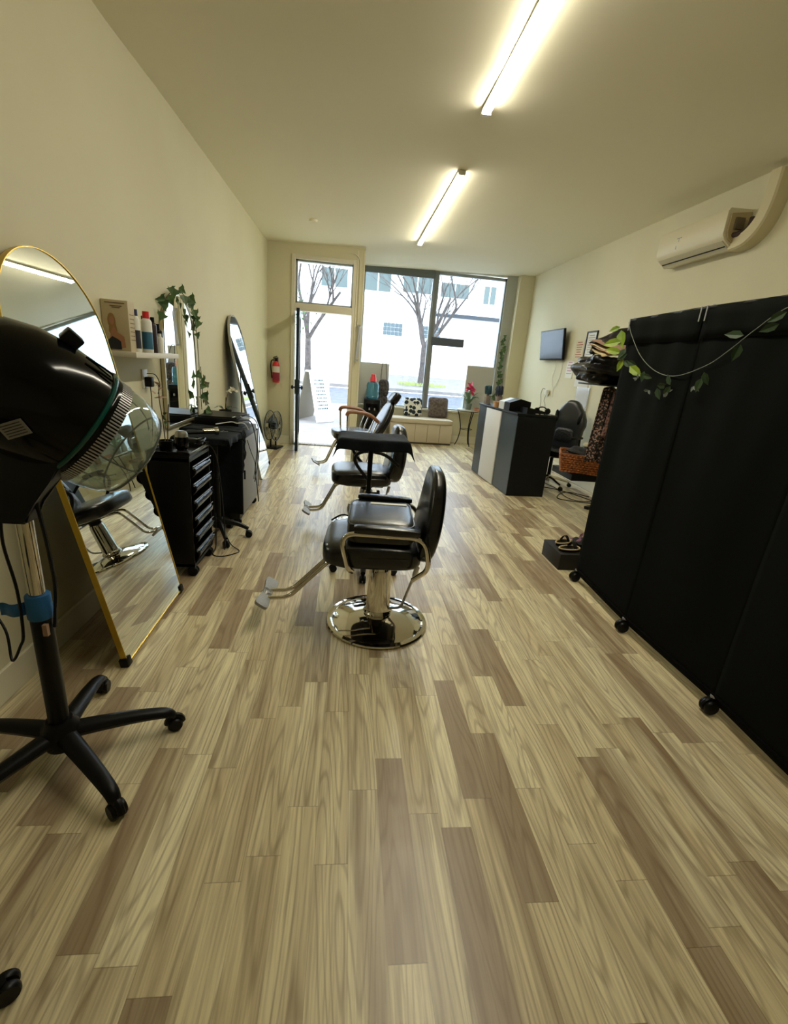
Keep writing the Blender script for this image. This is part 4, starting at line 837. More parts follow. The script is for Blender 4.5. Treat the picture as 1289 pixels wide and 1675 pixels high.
for s in (-1, 1): bm = B(); lathe(bm, [(0, -.015), (.032, -.015), (.038, 0), (.032, .015), (0, .015)], T(s * .07, .02, .028) @ R('X', 90), 16); mk('ear_cup', bm, BLKPLA, t)
bm = B(); 
for (x, y) in ((2.27, 5.47), (2.33, 5.46), (2.42, 5.46)): box(bm, (x, y, 1.024), (.035, .012, .006), R('Z', 0))
tag(mk('pen_caps', bm, WHITEP), 'small white slips at the near edge of the desk', 'slips', kind='stuff')

# ================================================================== RIGHT WALL
t = thing('television', 'small flat television tilted on the right wall above the desk', 'television', (XR - .02, 7.80, 1.97))
Mt = basis((-.07, 0, 0), (0, -1, 0), (-.12, 0, 1))
bm = B(); box(bm, (0, 0, 0), (.92, .47, .035), Mt, bev=.006); mk('tv_body', bm, BLKPLA, t)
m = mat('tv_screen_glass', (28, 44, 52), .12, spec=.35); bm = B(); box(bm, (0, .004, -.019 if (Mt.to_3x3() @ V((0, 0, 1))).x > 0 else .019), (.885, .43, .004), Mt); mk('screen', bm, m, t, smooth=False)
bm = B(); box2(bm, (-.06, -.12, -.1), (.016, .12, .1)); mk('wall_mount', bm, BLKPLA, t)
bm = B(); xw = XR - .012
tube(bm, smoothpath([(xw, 7.75, 1.76), (xw, 7.70, 1.6), (xw, 7.74, 1.45), (xw, 7.66, 1.30)], 5), .004, 5); tube(bm, smoothpath([(xw, 7.50, 1.76), (xw, 7.45, 1.6), (xw, 7.50, 1.42), (xw, 7.62, 1.30), (xw, 7.62, 1.15)], 5), .005, 5)
tag(mk('television_cable', bm, WHITEP), 'white cables hanging down the wall from the television', 'cord')
t = thing('wall_outlet', 'white outlet with a coiled adapter on the right wall below the television', 'outlet', (XR - .006, 7.86, 1.20))
bm = B(); box2(bm, (-.006, -.05, -.06), (.006, .05, .06), bev=.002); mk('cover_plate', bm, WHITEP, t); bm = B(); box2(bm, (-.06, -.10, -.02), (-.006, -.02, .06), bev=.008); mk('adapter', bm, WHITEP, t)
bm = B(); tube(bm, smoothpath([(-.03, .0, .05), (-.04, .1, .07), (-.04, .16, -.02), (-.03, .13, -.16), (-.03, .14, -.3)], 5), .004, 5); tube(bm, smoothpath([(-.03, -.05, -.02), (-.04, -.02, -.12), (-.04, -.1, -.2), (-.03, -.12, -.34)], 5), .003, 5); mk('cord', bm, BLKPLA, t)
def paper(name, label, y, z, w, h, m=PAPER, frame=None, lines=None, cat='notice'):
    t = thing(name, label, cat, (XR - .003, y, z))
    bm = B(); box2(bm, (-.004, -w / 2, -h / 2), (.003, w / 2, h / 2)); mk('sheet', bm, m, t, smooth=False)
    if frame:
        bm = B(); f = .018
        for a, b in (((-.016, -w / 2 - f, -h / 2 - f), (.003, w / 2 + f, -h / 2)), ((-.016, -w / 2 - f, h / 2), (.003, w / 2 + f, h / 2 + f)), ((-.016, -w / 2 - f, -h / 2), (.003, -w / 2, h / 2)), ((-.016, w / 2, -h / 2), (.003, w / 2 + f, h / 2))): box2(bm, a, b)
        mk('frame', bm, frame, t, smooth=False)
    if lines:
        bm = B(); rnd = random.Random(int(y * 100)); n = lines[0]
        for i in range(n):
            zz = h * .38 - i * h * .8 / n; a = rnd.uniform(.5, .95); box2(bm, (-.0055, w * .40 * a, zz), (-.0038, -w * .40 * a, zz + h * .25 / n))
        mk('printed_lines', bm, lines[1], t, smooth=False)
    return t
paper('price_notice', 'yellowish paper notice with red lines right of the television', 6.99, 1.87, .27, .30, mat('cream_paper', (206, 196, 164), .8), None, (7, mat('red_ink', (160, 74, 60), .8)))
paper('framed_certificate', 'black-framed white certificate beside the red-lined notice', 6.66, 1.93, .26, .36, PAPER, BLKPLA, (9, mat('grey_ink', (140, 144, 150), .8)))
paper('price_notice', 'white notice with pink heading below the red-lined notice', 7.18, 1.60, .24, .26, PAPER, None, (5, mat('pink_ink', (190, 140, 160), .8)))
paper('paper_notice', 'large pale printed sheet below the framed certificate', 6.72, 1.50, .42, .28, PAPER, None, (6, mat('grey_ink', (140, 144, 150), .8)))
bm = B(); box2(bm, (XR - .02, 6.42, .98), (XR - .014, 6.80, 1.36)); box2(bm, (XR - .03, 6.40, .96), (XR - .01, 6.42, 1.40)); tag(mk('plastic_sheet', bm, clear('clear_sleeve', (.95, .95, .95), .3, .1, .25, (220, 220, 216)), smooth=False), 'clear plastic sleeve hanging on the right wall above the office chair', 'plastic sleeve')
# air conditioner
t = thing('air_conditioner', 'white split air conditioner on the right wall with its near end cover off', 'air conditioner', (XR - .001, 4.74, 2.82))
bm = B(); prism(bm, [(0, -.15), (-.10, -.165), (-.19, -.10), (-.215, -.06), (-.215, .12), (-.20, .145), (0, .15)], -.46, .46, basis((0, 0, 0), (1, 0, 0), (0, 0, 1))); mk('housing', bm, mat('ac_white', (214, 206, 176), .4), t, ang=35)
bm = B(); prism(bm, [(-.105, -.171), (-.192, -.106), (-.186, -.098), (-.10, -.160)], -.44, .44, basis((0, 0, 0), (1, 0, 0), (0, 0, 1))); mk('louvre', bm, mat('ac_louvre', (190, 184, 160), .4), t, smooth=False)
bm = B(); prism(bm, [(-.142, -.1475), (-.150, -.1415), (-.146, -.136), (-.138, -.142)], -.43, .43, basis((0, 0, 0), (1, 0, 0), (0, 0, 1))); mk('air_slot', bm, BLKPLA, t, smooth=False)
bm = B(); prism(bm, [(-.01, -.13), (-.09, -.145), (-.17, -.09), (-.19, -.04), (-.19, .10), (-.01, .125)], -.005, .012, basis((0, -.468, 0), (1, 0, 0), (0, 0, 1))); mk('end_plate', bm, mat('ac_end', (176, 160, 120), .5), t, smooth=False)
bm = B(); box2(bm, (-.15, -.50, -.02), (-.07, -.47, .07)); mk('circuit_box', bm, mat('dull_metal', (120, 106, 84), .5, .4), t)
bm = B(); tube(bm, smoothpath([(-.13, -.47, -.06), (-.12, -.53, -.06), (-.07, -.56, -.02), (-.06, -.565, .06)], 5), .022, 8); mk('pipe_stub', bm, mat('dark_insulation', (64, 48, 44), .7), t)
bm = B()
for a, b in (((-.2165, .10, .04), (-.215, .17, .046)), ((-.2165, .135, .01), (-.215, .14, .046)), ((-.2165, .16, -.05), (-.215, .165, -.02))): box2(bm, a, b)
mk('printed_mark', bm, mat('grey_ink'), t, smooth=False)
bm = B(); P = smoothpath([(XR - .06, 4.30, 2.70), (XR - .06, 4.16, 2.715), (XR - .06, 4.05, 2.80), (XR - .06, 4.0, 2.94), (XR - .06, 3.985, 3.16)], 6)
n = len(P); rings = []
for i, p in enumerate(P):
    d = (P[min(i + 1, n - 1)] - P[max(i - 1, 0)]).normalized(); w_ = d.cross(V((1, 0, 0))).normalized(); rings.append([bm.verts.new(p + w_ * a * .06 + V((b, 0, 0))) for a, b in ((-1, -.05), (-.8, -.065), (.8, -.065), (1, -.05), (1, .058), (-1, .058))])
for A, Q in zip(rings, rings[1:]):
    for k in range(6): bm.faces.new((A[k], A[(k + 1) % 6], Q[(k + 1) % 6], Q[k]))
bm.faces.new(rings[0]); bm.faces.new(rings[-1][::-1])
tag(mk('pipe_cover', bm, mat('duct_cream', (206, 196, 160), .5), ang=35), 'cream line-set duct curving from the air conditioner up to the ceiling', 'duct')
# office chair
t = thing('office_chair', 'black gaming-style office chair behind the reception desk', 'chair', (2.85, 6.10, 0), math.radians(36))
star_base(t, .31, a0=.5, hubz=.12, m=CHROME, lw=.018, cr=.028); bm = B(); cyl(bm, (0, 0, .1), (0, 0, .42), .025); mk('column', bm, BLKPLA, t)
bm = B(); sup(bm, (0, 0, .49), (.50, .50, .12), 5, sub=3); mk('seat', bm, BLKLEA, t)
GL = mat('grey_black_leather', (30, 34, 38), .3, spec=.6)
def fo(q):
    u = (q.y + 1) / 2; w_ = 1 - .10 * math.sin(min(1, u * 1.4) * PI) * (1 if u < .71 else 0) + (.06 if .5 < u < .8 else 0) - .58 * max(0, (u - .60) / .40); return (q.x * w_, q.y, q.z + .5 * abs(q.x) ** 2 * .5)
Mo = basis((.22, 0, .50), (0, 1, 0), (.16, 0, 1)); bm = B(); sup(bm, (0, .33, 0), (.50, .72, .12), 4.5, Mo, f=fo, sub=4); br = mk('backrest', bm, GL, t)
zs = -1
bm = B(); sup(bm, (0, .20, zs * .045), (.28, .20, .06), 4, Mo, sub=3); mk('lumbar_pad', bm, mat('quilted_leather', (24, 26, 28), .35, bump=(40, .6)), t)
for s in (-1, 1): bm = B(); sup(bm, (s * .11, .47, zs * .055), (.04, .17, .05), 3, Mo @ R('Z', -s * 8), sub=2); mk('back_slot', bm, BLKPLA, t)
for s in (-1, 1): bm = B(); tube(bm, roundpath([(.12, s * .25, .50), (.12, s * .30, .52), (.10, s * .30, .70)], .03), .014, 8); sup(bm, (.02, s * .30, .715), (.26, .07, .035), 4, sub=2); mk('armrest', bm, BLKPLA, t)
# cords on floor right
bm = B(); rnd = random.Random(12)
tube(bm, smoothpath([(2.60, 6.0, .005), (2.80, 5.85, .02), (3.0, 5.7, .005), (3.15, 5.3, .005), (2.95, 5.2, .02), (2.7, 5.4, .005), (2.9, 5.6, .04), (3.2, 5.55, .005)], 6), .006, 6)
tube(bm, smoothpath([(2.75, 6.9, .5), (2.72, 6.6, .2), (2.85, 6.3, .02), (2.9, 5.9, .01), (2.85, 5.5, .006), (2.92, 5.3, .01), (3.1, 5.25, .03), (3.2, 5.4, .01)], 6), .005, 6)
tag(mk('tangled_cable', bm, BLKPLA), 'black power cords snaking over the floor behind the desk', 'cord')
t = thing('power_strip', 'black power strip and adapter lying on the floor between desk and folding screen', 'power strip', (3.0, 5.05, 0), .5); bm = B(); box2(bm, (-.16, -.03, 0), (.14, .03, .035), bev=.006); mk('body', bm, BLKPLA, t)
bm = B(); box2(bm, (.02, -.03, .035), (.08, .03, .08), bev=.006); mk('plug', bm, BLKPLA, t)

# ================================================================== BEHIND THE SCREEN
t = thing('storage_rack', 'black rack half hidden by the folding screen, carrying the wicker basket', 'rack', (2.55, 4.1, 0))
bm = B(); box2(bm, (-.33, .14, .50), (.50, .60, .564), bev=.004); mk('lower_shelf', bm, BLKPLA, t)
bm = B(); box2(bm, (-.66, -.72, 1.425), (.05, -.28, 1.438), bev=.004); mk('upper_shelf', bm, BLKPLA, t)
for x, y, z in ((.46, .18, .56), (.46, .58, .56), (.0, -.72, 1.44), (.0, -.28, 1.44)): bm = B(); cyl(bm, (x, y, 0), (x, y, z), .014, 10); mk('post', bm, BLKPLA, t)
bm = B(); cyl(bm, (0, -.28, .50), (.46, .18, .50), .012, 8); cyl(bm, (0, -.28, 1.38), (0, -.72, 1.38), .012, 8); cyl(bm, (0, -.72, .5), (0, -.28, .5), .012, 8); mk('cross_bar', bm, BLKPLA, t)
def woven_basket(label, loc, w, d, h, rz):
    t = thing('wicker_basket', label, 'basket', loc, rz); bm = B(); nx, nz = 26, 8
    def side(x0, y0, x1, y1, n):
        L = math.hypot(x1 - x0, y1 - y0); ox, oy = (y1 - y0) / L, -(x1 - x0) / L
        for j in range(nz):
            z = h * (j + .5) / nz; f = .86 + .14 * (j + .5) / nz; pts = []
            for i in range(n * 2 + 1):
                u = i / (n * 2); b = .007 * (1 if (i // 1 + j) % 2 else -1); pts.append(((x0 + (x1 - x0) * u) * f + ox * b, (y0 + (y1 - y0) * u) * f + oy * b, z))
            tube(bm, pts, h / nz * .44, 5, flat=1)
        for i in range(n):
            u = (i + .5) / n; tube(bm, [((x0 + (x1 - x0) * u) * .86, (y0 + (y1 - y0) * u) * .86, 0), (x0 + (x1 - x0) * u, y0 + (y1 - y0) * u, h)], .004, 4)
    a, b = w / 2, d / 2
    side(-a, -b, a, -b, 12); side(a, -b, a, b, 8); side(a, b, -a, b, 12); side(-a, b, -a, -b, 8); box2(bm, (-a * .86, -b * .86, 0), (a * .86, b * .86, .01)); mk('woven_body', bm, WICK, t)
    bm = B(); box2(bm, (-a * .84, -b * .84, .01), (a * .84, b * .84, h * .8)); mk('inner_shade_box', bm, CLOTHB, t)  # solid dark box added as the shade seen through the weave
    bm = B(); tube(bm, [(-a, -b, h), (a, -b, h), (a, b, h), (-a, b, h)], .010, 8, closed=True); mk('rim', bm, mat('wicker_rim', (140, 84, 46), .6), t)
    return t
CLOTHB = mat('dark_cloth', (20, 18, 18), .8, bump=(20, .5))
woven_basket('brown woven wicker basket full of cloths on the rack beyond the folding screen', (2.41, 4.44, .566), .46, .42, .18, math.radians(-24))
CLOTHB = mat('dark_cloth', (20, 18, 18), .8, bump=(20, .5))
def lump(name, label, cat, loc, size, m, seed, n=2.4, amp=.16, sub=4, rz=0, ry=0, **k):
    rnd = random.Random(seed); ph = [rnd.uniform(0, 6) for _ in range(9)]
    def f(q):
        r = 1 + amp * (math.sin(q.x * 5 + ph[0]) * math.sin(q.y * 4 + ph[1]) + .6 * math.sin(q.z * 7 + ph[2] + q.x * 3) + .35 * math.sin(q.x * 13 + ph[3]) * math.sin(q.y * 11 + q.z * 9 + ph[4]))
        return (q.x * r, q.y * r, q.z * r)
    bm = B(); sup(bm, (0, 0, 0), size, n, Matrix.Rotation(rz, 4, 'Z') @ R('Y', ry), sub=sub, f=f); o = mk(name, bm, m, **k); o.location = loc
    if label: tag(o, label, cat)
    return o
lump('cloth_heap', 'dark cloths heaped in the brown wicker basket', 'cloth', (2.44, 4.44, .745), (.38, .34, .12), CLOTHB, 3)
lump('folded_towel', 'pale folded towel on top of the wicker basket', 'towel', (2.52, 4.50, .825), (.22, .14, .05), mat('pale_towel', (186, 180, 150), .8), 5, n=4, amp=.08, rz=.5, sub=3)
# bag and papers
BAG = mat('shiny_black_bag', (10, 10, 14), .28, spec=.4, bump=(22, .6))
lump('plastic_bag', 'crumpled shiny black bag of things on top of the rack beside the folding screen', 'bag', (2.07, 3.59, 1.54), (.62, .40, .20), BAG, 7, n=3.2, amp=.13, sub=5)
lump('plastic_bag', 'dark rolled bag lying uppermost on the heap beside the folding screen', 'bag', (2.12, 3.62, 1.775), (.56, .24, .17), mat('grey_black_wrap', (38, 34, 30), .5, spec=.3, bump=(18, .8), vary=(14, (12, 13, 12))), 9, n=2.2, amp=.12, rz=.1, ry=-16, sub=5)
t = thing('paper_bundle', 'bundle of cream and pinkish papers sticking out between the two bags', 'papers', (2.04, 3.56, 1.645), .1)
for i, c in enumerate(((196, 176, 130), (186, 150, 126), (206, 190, 150), (150, 120, 100))):
    bm = B(); sheet(bm, lambda u, v, i=i: (-.19 + u * .50, -.17 + v * .28, -.015 + i * .016 + u * .05 + v * .07 + .008 * math.sin(u * 8 + i * 2) + .004 * math.sin(v * 9)), 12, 6, R('Z', -12 + i * 9)); mk('sheet', bm, mat('paper_tone_%d' % i, c, .7), t, solid=.006)
# leopard garment
LEO = bpy.data.materials.new('leopard_print'); LEO.use_nodes = True; nt = LEO.node_tree; b = nt.nodes['Principled BSDF']; k = N(nt); tc = nt.nodes.new('ShaderNodeTexCoord'); vo = nt.nodes.new('ShaderNodeTexVoronoi'); vo.inputs['Scale'].default_value = 62; nt.links.new(tc.outputs['Object'], vo.inputs['Vector'])
nt.links.new(k.mix(k.m('LESS_THAN', vo.outputs['Distance'], .42), S(16, 14, 14), S(158, 124, 110)), b.inputs['Base Color']); b.inputs['Roughness'].default_value = .7
bm = B(); sheet(bm, lambda u, v: (1.93 - .03 * v + u * (.34 + .03 * v), 3.47 + .02 * math.sin(u * 26 + v), 1.405 - v * .58 + .02 * math.sin(u * 9)), 30, 24)
tag(mk('leopard_garment', bm, LEO, solid=.006), 'dark leopard-print garment hanging from the rack beside the folding screen', 'garment')
bm = B(); sheet(bm, lambda u, v: (2.0 + u * .045 - v * .03, 3.44, 1.40 - v * .36), 3, 14); tag(mk('pink_scarf', bm, mat('spotted_pink', (170, 130, 124), .8, vary=(60, (30, 24, 24))), solid=.004), 'narrow pink spotted scarf hanging over the leopard garment', 'scarf')

# ================================================================== FOLDING SCREEN
t = thing('folding_screen', 'tall black fabric room divider on casters along the right side', 'room divider', (1.76, 2.0, 0))
ys = [3.02, 2.33, 1.64, .95]; xs = [1.775, 1.745, 1.775, 1.745]; bl = .004
for i in range(3):
    ya, yb, xa, xb = ys[i] - (-.006 if i else -.012), ys[i + 1] - .006, xs[i], xs[i + 1]
    if i == 0: yb += .0
    bm = B(); rnd = random.Random(i)
    def fp(u, v, ya=ya, yb=yb, xa=xa, xb=xb, i=i):
        return (xa + (xb - xa) * u + .010 * math.sin(u * 7 + i) * math.sin(v * PI) + .006 * math.sin(u * 20 - v * 6) * v * v * 1.0, ya + (yb - ya) * u + (.02 if u == 1 else (-.02 if u == 0 else 0)) * max(0, v - .93) * 14 * (0 if (i == 0 and u == 0) else 1), .065 + v * 1.785)
    sheet(bm, fp, 26, 30); p = mk('fabric_panel', bm, SCRFAB, t, world=True, solid=.006)
    bm = B(); sheet(bm, lambda u, v: (lambda q: (q[0] - .010, q[1], 1.70 + v * .15 - .008 * u))(fp(u, .98)), 14, 3); mk('hem_pocket', bm, SCRFAB, p, world=True, solid=.004)
for i in range(4):
    bm = B(); offs = (0,) if i in (0, 3) else (-.022, .022)
    for o_ in offs: cyl(bm, (xs[i] + .018, ys[i] + o_, .06), (xs[i] + .018, ys[i] + o_, 1.85), .010, 12)
    mk('frame_post', bm, BLKPLA, t, world=True)
    bm = B()
    for o_ in offs: lathe(bm, [(0, 0), (.013, 0), (.013, .02), (.006, .028), (0, .028)], T(xs[i] + .015, ys[i] + o_, 1.830), 12); box(bm, (xs[i] - .016, ys[i] + o_ * .9, 1.815), (.003, .006, .07))
    mk('pale_end_cap', bm, GREYCAP, t, world=True)
for i in range(3):
    bm = B(); cyl(bm, (xs[i], ys[i], 1.842), (xs[i + 1], ys[i + 1], 1.842), .010, 10); mk('cross_rail', bm, BLKPLA, t, world=True); bm = B(); cyl(bm, (xs[i], ys[i], .095), (xs[i + 1], ys[i + 1], .095), .010, 10); mk('cross_rail', bm, BLKFAB, t, world=True)
for i in range(4):
    bm = B()
    for s in (-1, 1): lathe(bm, [(0, -.012), (.030, -.012), (.036, -.004), (.036, .004), (.030, .012), (0, .012)], T(xs[i] - .01 + .0, ys[i] + s * .016, .036) @ R('X', 90), 20)
    tube(bm, [(xs[i] - .01 + .036 * math.cos(q), ys[i], .036 + .036 * math.sin(q)) for q in [PI * .1 + PI * .8 * j / 8 for j in range(9)]], .012, 8); box(bm, (xs[i], ys[i], .07), (.03, .03, .03)); mk('caster', bm, BLKPLA, t, world=True)
    bm = B(); lathe(bm, [(0, 0), (.016, 0), (.016, .012), (0, .012)], T(xs[i], ys[i], .082), 12); mk('grey_collar', bm, GREYCAP, t, world=True)
gx = 1.735
rnd = random.Random(21); P = smoothpath([(gx + .03, 3.04, 1.83), (gx, 2.93, 1.75), (gx, 2.78, 1.62), (gx, 2.60, 1.535), (gx, 2.42, 1.515), (gx, 2.22, 1.57), (gx, 2.10, 1.64), (gx, 1.99, 1.72), (gx, 1.85, 1.80), (gx, 1.6, 1.84)], 8)
t = thing('vine_garland', 'string of artificial vine leaves swagged across the top of the folding screen', 'garland', (gx, 2.4, 1.5))
bm = B(); tube(bm, P, .0018, 6); mk('vine_string', bm, mat('grey_green_stem', (120, 126, 110), .5), t, world=True)
bm = B()
for (y, z, s) in ((3.03, 1.78, .085), (3.0, 1.71, .08), (3.05, 1.80, .05), (2.98, 1.64, .07), (2.93, 1.60, .06)): leaf(bm, V((gx - .015, y, z)), s, rnd, (-1, -.7, .1))
leaf(bm, V((gx - .02, 2.84, 1.56)), .075, rnd, (-1, -.7, .1)); mk('bright_leaves', bm, LEAFY, t, world=True, smooth=False)
bm = B()
for (y, z, s) in ((2.93, 1.66, .055), (2.90, 1.60, .05), (2.72, 1.53, .045), (2.56, 1.47, .05), (2.45, 1.46, .045), (2.22, 1.52, .05), (2.02, 1.68, .055), (1.86, 1.76, .05)):
    for q in range(2): leaf(bm, V((gx - .012, y + rnd.uniform(-.03, .03), z + rnd.uniform(-.03, .02))), s, rnd, (-1, -.6, .1))
mk('foliage', bm, mat('deep_green_leaf', (40, 62, 32), .5), t, world=True, smooth=False)
bm = B()
for (y, z) in ((2.74, 1.52), (2.60, 1.46), (2.44, 1.46), (2.24, 1.50)):
    for q in range(3): leaf(bm, V((gx - .014, y + rnd.uniform(-.01, .01), z - .03)), .022, rnd, (-1, -.5, 0))
mk('small_blossom', bm, mat('grey_blossom', (96, 104, 96), .6), t, world=True, smooth=False)

# shoebox with dishes
t = thing('black_box', 'low black box on the floor at the far end of the folding screen', 'box', (1.93, 3.37, 0)); bm = B(); box2(bm, (-.21, -.165, 0), (.19, .165, .135), bev=.003); mk('box_body', bm, mat('matte_black_card', (22, 21, 20), .6), t)
bm = B(); box2(bm, (-.05, -.168, .05), (.02, -.164, .08)); mk('front_label', bm, mat('dark_label', (40, 38, 36), .5), t)
def dish(label, x, y, z, r, rot):
    t = thing('sandal', label, 'sandal', (x, y, z), rot)
    bm = B(); prism(bm, [(r * 1.5 * math.cos(a), r * .75 * math.sin(a) * (1 + .15 * math.cos(a))) for a in [2 * PI * k / 28 for k in range(28)]], 0, .018); mk('sole', bm, BLKPLA, t)
    bm = B(); tube(bm, [(r * 1.5 * math.cos(a), r * .76 * math.sin(a) * (1 + .15 * math.cos(a)), .022) for a in [2 * PI * k / 28 for k in range(28)]], .006, 6, closed=True); mk('cream_edge', bm, mat('cream_edge', (190, 170, 128), .6), t)
    bm = B(); sheet(bm, lambda u, v: (r * (.2 + u * .5), (v - .5) * r * 1.5, .02 + .05 * math.sin(v * PI)), 4, 8); mk('strap', bm, BLKPLA, t, solid=.006); return t
dish('black sandal with a cream edge, nearer of the pair on the black box', 1.83, 3.30, .136, .062, .2); dish('black sandal with a cream edge, farther of the pair on the black box', 1.84, 3.44, .136, .055, .5)
bm = B(); rnd = random.Random(2)
for i in range(26): leaf(bm, V((1.99 + rnd.gauss(0, .03), 3.42 + rnd.gauss(0, .03), .20 + rnd.gauss(0, .02))), .035, rnd)
o = mk('ruffled_scrunchie', bm, mat('mauve_cloth', (140, 96, 120), .8), smooth=False); tag(o, 'mauve ruffled cloth flower on the black box behind the sandals', 'cloth flower')
lump('dark_cloth', 'crumpled dark cloth under the mauve flower on the black box', 'cloth', (1.99, 3.40, .170), (.14, .16, .07), CLOTHB, 6, amp=.12, sub=3)
# partly visible stool foot at the picture's bottom left corner
t = thing('stool_base', 'black rolling stool base leg in the bottom left corner of the picture', 'stool', (-1.02, .50, 0)); star_base(t, .385, a0=math.radians(37), cr=.028); bm = B(); cyl(bm, (0, 0, .1), (0, 0, .45), .03); mk('column', bm, BLKPLA, t); bm = B(); sup(bm, (0, 0, .50), (.36, .36, .09), 3, sub=3); mk('seat', bm, BLKLEA, t)

# ================================================================== WINDOW BAY
t = thing('storage_bench', 'beige upholstered storage bench below the shop window', 'bench', (1.42, 9.18, 0), math.radians(4))
bm = B(); box2(bm, (-.62, -.20, .03), (.63, .22, .40), bev=.02); mk('body', bm, BEIGE, t)
bm = B(); 
for x in (-.37, -.12, .13, .38): box2(bm, (x - .004, -.205, .05), (x + .004, -.199, .39))
mk('panel_seam', bm, mat('seam_tan', (150, 136, 108), .8), t)
bm = B(); sup(bm, (.0, .0, .445), (1.29, .46, .10), 7, sub=4); mk('seat_cushion', bm, BEIGE, t)
bm = B(); box2(bm, (-.61, -.19, 0), (.62, .21, .03)); mk('plinth', bm, mat('dark_plinth', (70, 62, 52), .7), t)
# patterned cushions
PAT = bpy.data.materials.new('dot_pattern_cloth'); PAT.use_nodes = True; nt = PAT.node_tree; b = nt.nodes['Principled BSDF']; k = N(nt); tc = nt.nodes.new('ShaderNodeTexCoord'); vo = nt.nodes.new('ShaderNodeTexVoronoi'); vo.inputs['Scale'].default_value = 13; vo.inputs['Randomness'].default_value = .6; nt.links.new(tc.outputs['Object'], vo.inputs['Vector'])
nt.links.new(k.mix(k.m('LESS_THAN', vo.outputs['Distance'], .52), S(226, 224, 214), S(20, 36, 44)), b.inputs['Base Color']); b.inputs['Roughness'].default_value = .8
def pillow(label, loc, w, h, m, rz, tilt):
    M = Matrix.Rotation(rz, 4, 'Z') @ R('X', -tilt)
    def f(q):
        e = (1 - abs(q.x) ** 3 * .55) * (1 - abs(q.y) ** 3 * .55); return (q.x * (1 + .06 * abs(q.y) ** 3), q.y * (1 + .06 * abs(q.x) ** 3), q.z * max(.12, e))
    bm = B(); sup(bm, (0, h / 2, 0), (w, h, .15), 6, M @ R('X', 90), sub=4, f=f); o = mk('pillow', bm, m); o.location = loc; tag(o, label, 'cushion', 'cushions on the window bench'); return o
pillow('black and white dotted square cushion on the beige bench', (1.28, 9.30, .505), .36, .36, PAT, 0, 14)
pillow('grey-brown textured square cushion on the beige bench', (1.80, 9.34, .505), .40, .40, mat('taupe_shag', (118, 106, 98), .9, bump=(70, 1.0), vary=(22, (84, 74, 70))), .05, 12)
# water cooler
t = thing('water_cooler', 'black water cooler standing by the shop window\'s left edge', 'water cooler', (.44, 9.05, 0)); bm = B(); box2(bm, (-.155, -.15, 0), (.155, .15, .80), bev=.02); mk('body', bm, BLKPLA, t)
bm = B(); box2(bm, (-.12, -.157, .50), (.12, -.149, .72), bev=.005); mk('tap_panel', bm, GLOSSB, t); bm = B()
for x in (-.05, .05): box2(bm, (x - .012, -.185, .60), (x + .012, -.155, .64), bev=.004)
mk('tap', bm, GREYCAP, t)
bm = B(); lathe(bm, [(0, 0), (.10, 0), (.12, .03), (.125, .04), (.12, .05), (.12, .13), (.125, .14), (.12, .15), (.12, .26), (.105, .30), (.03, .315), (.0, .315)], T(0, 0, .80), 28); o = mk('water_bottle', bm, mat('blue_water_bottle', (110, 186, 212), .12, trans=.75)); o.location = (.44, 9.05, 0); tag(o, 'blue translucent water bottle on top of the black cooler', 'water bottle')
bm = B(); lathe(bm, [(0, 0), (.060, 0), (.054, .08), (.045, .09), (.042, .135), (0, .135)], T(.44, 9.05, 1.115), 20); tag(mk('red_cup', bm, mat('bright_red_plastic', (226, 54, 66), .4)), 'bright red cup upside down on the water bottle', 'cup')
bm = B(); sup(bm, (.66, 9.30, 1.0), (.22, .10, .34), 3, sub=3); sup(bm, (.66, 9.30, .75), (.20, .10, .25), 3, sub=3); tube(bm, smoothpath([(.60, 9.30, 1.12), (.61, 9.38, 1.36), (.63, 9.45, 1.475), (.68, 9.45, 1.475), (.70, 9.38, 1.36), (.71, 9.30, 1.12)], 5), .006, 6); tag(mk('patterned_bag', bm, mat('mottled_bag', (90, 84, 80), .7, vary=(26, (24, 26, 28)))), 'black and grey patterned bag hanging beside the water cooler', 'bag')
PANEL = mat('pale_board', (190, 190, 184), .7)
bm = B(); box2(bm, (.17, 9.44, .66), (.755, 9.465, 1.46), bev=.003); tag(mk('window_board', bm, PANEL, smooth=False), 'pale board standing in the window behind the water cooler', 'board')
bm = B(); box2(bm, (2.32, 9.44, .66), (2.88, 9.465, 1.56), bev=.003); tag(mk('window_board', bm, PANEL, smooth=False), 'pale board standing in the right corner of the shop window', 'board')
bm = B(); box2(bm, (1.545, 9.465, 1.88), (2.19, 9.478, 2.03)); tag(mk('window_sign', bm, mat('sign_back_grey', (86, 92, 104), .6), smooth=False), 'dark grey sign strip fixed on the right shop window, seen from behind', 'sign')
t = thing('hanging_tube', 'pale rolled plastic tube hanging left of the shop window', 'tube', (.10, 8.06, 1.7)); bm = B(); tube(bm, smoothpath([(0, 0, .30), (.02, -.02, .25), (.01, -.02, .05), (-.01, -.02, -.2)], 5), .022, 10); mk('tube_body', bm, mat('pale_grey_tube', (176, 176, 178), .5), t); bm = B(); lathe(bm, [(0, 0), (.028, 0), (.028, .03), (0, .03)], T(-.012, -.02, -.24), 12); lathe(bm, [(0, 0), (.03, 0), (.03, .03), (0, .03)], T(.0, -.01, .29), 12); mk('cap', bm, GREYCAP, t)
bm = B(); tube(bm, roundpath([(-.12, YD - .012, 3.06), (.0, YD - .014, 3.05), (.075, YD - .014, 2.96), (.075, YD - .014, 2.02)], .08, 6), .008, 6); tag(mk('wall_conduit', bm, FRAMEW), 'thin cream conduit running down the casing between door and window', 'conduit')
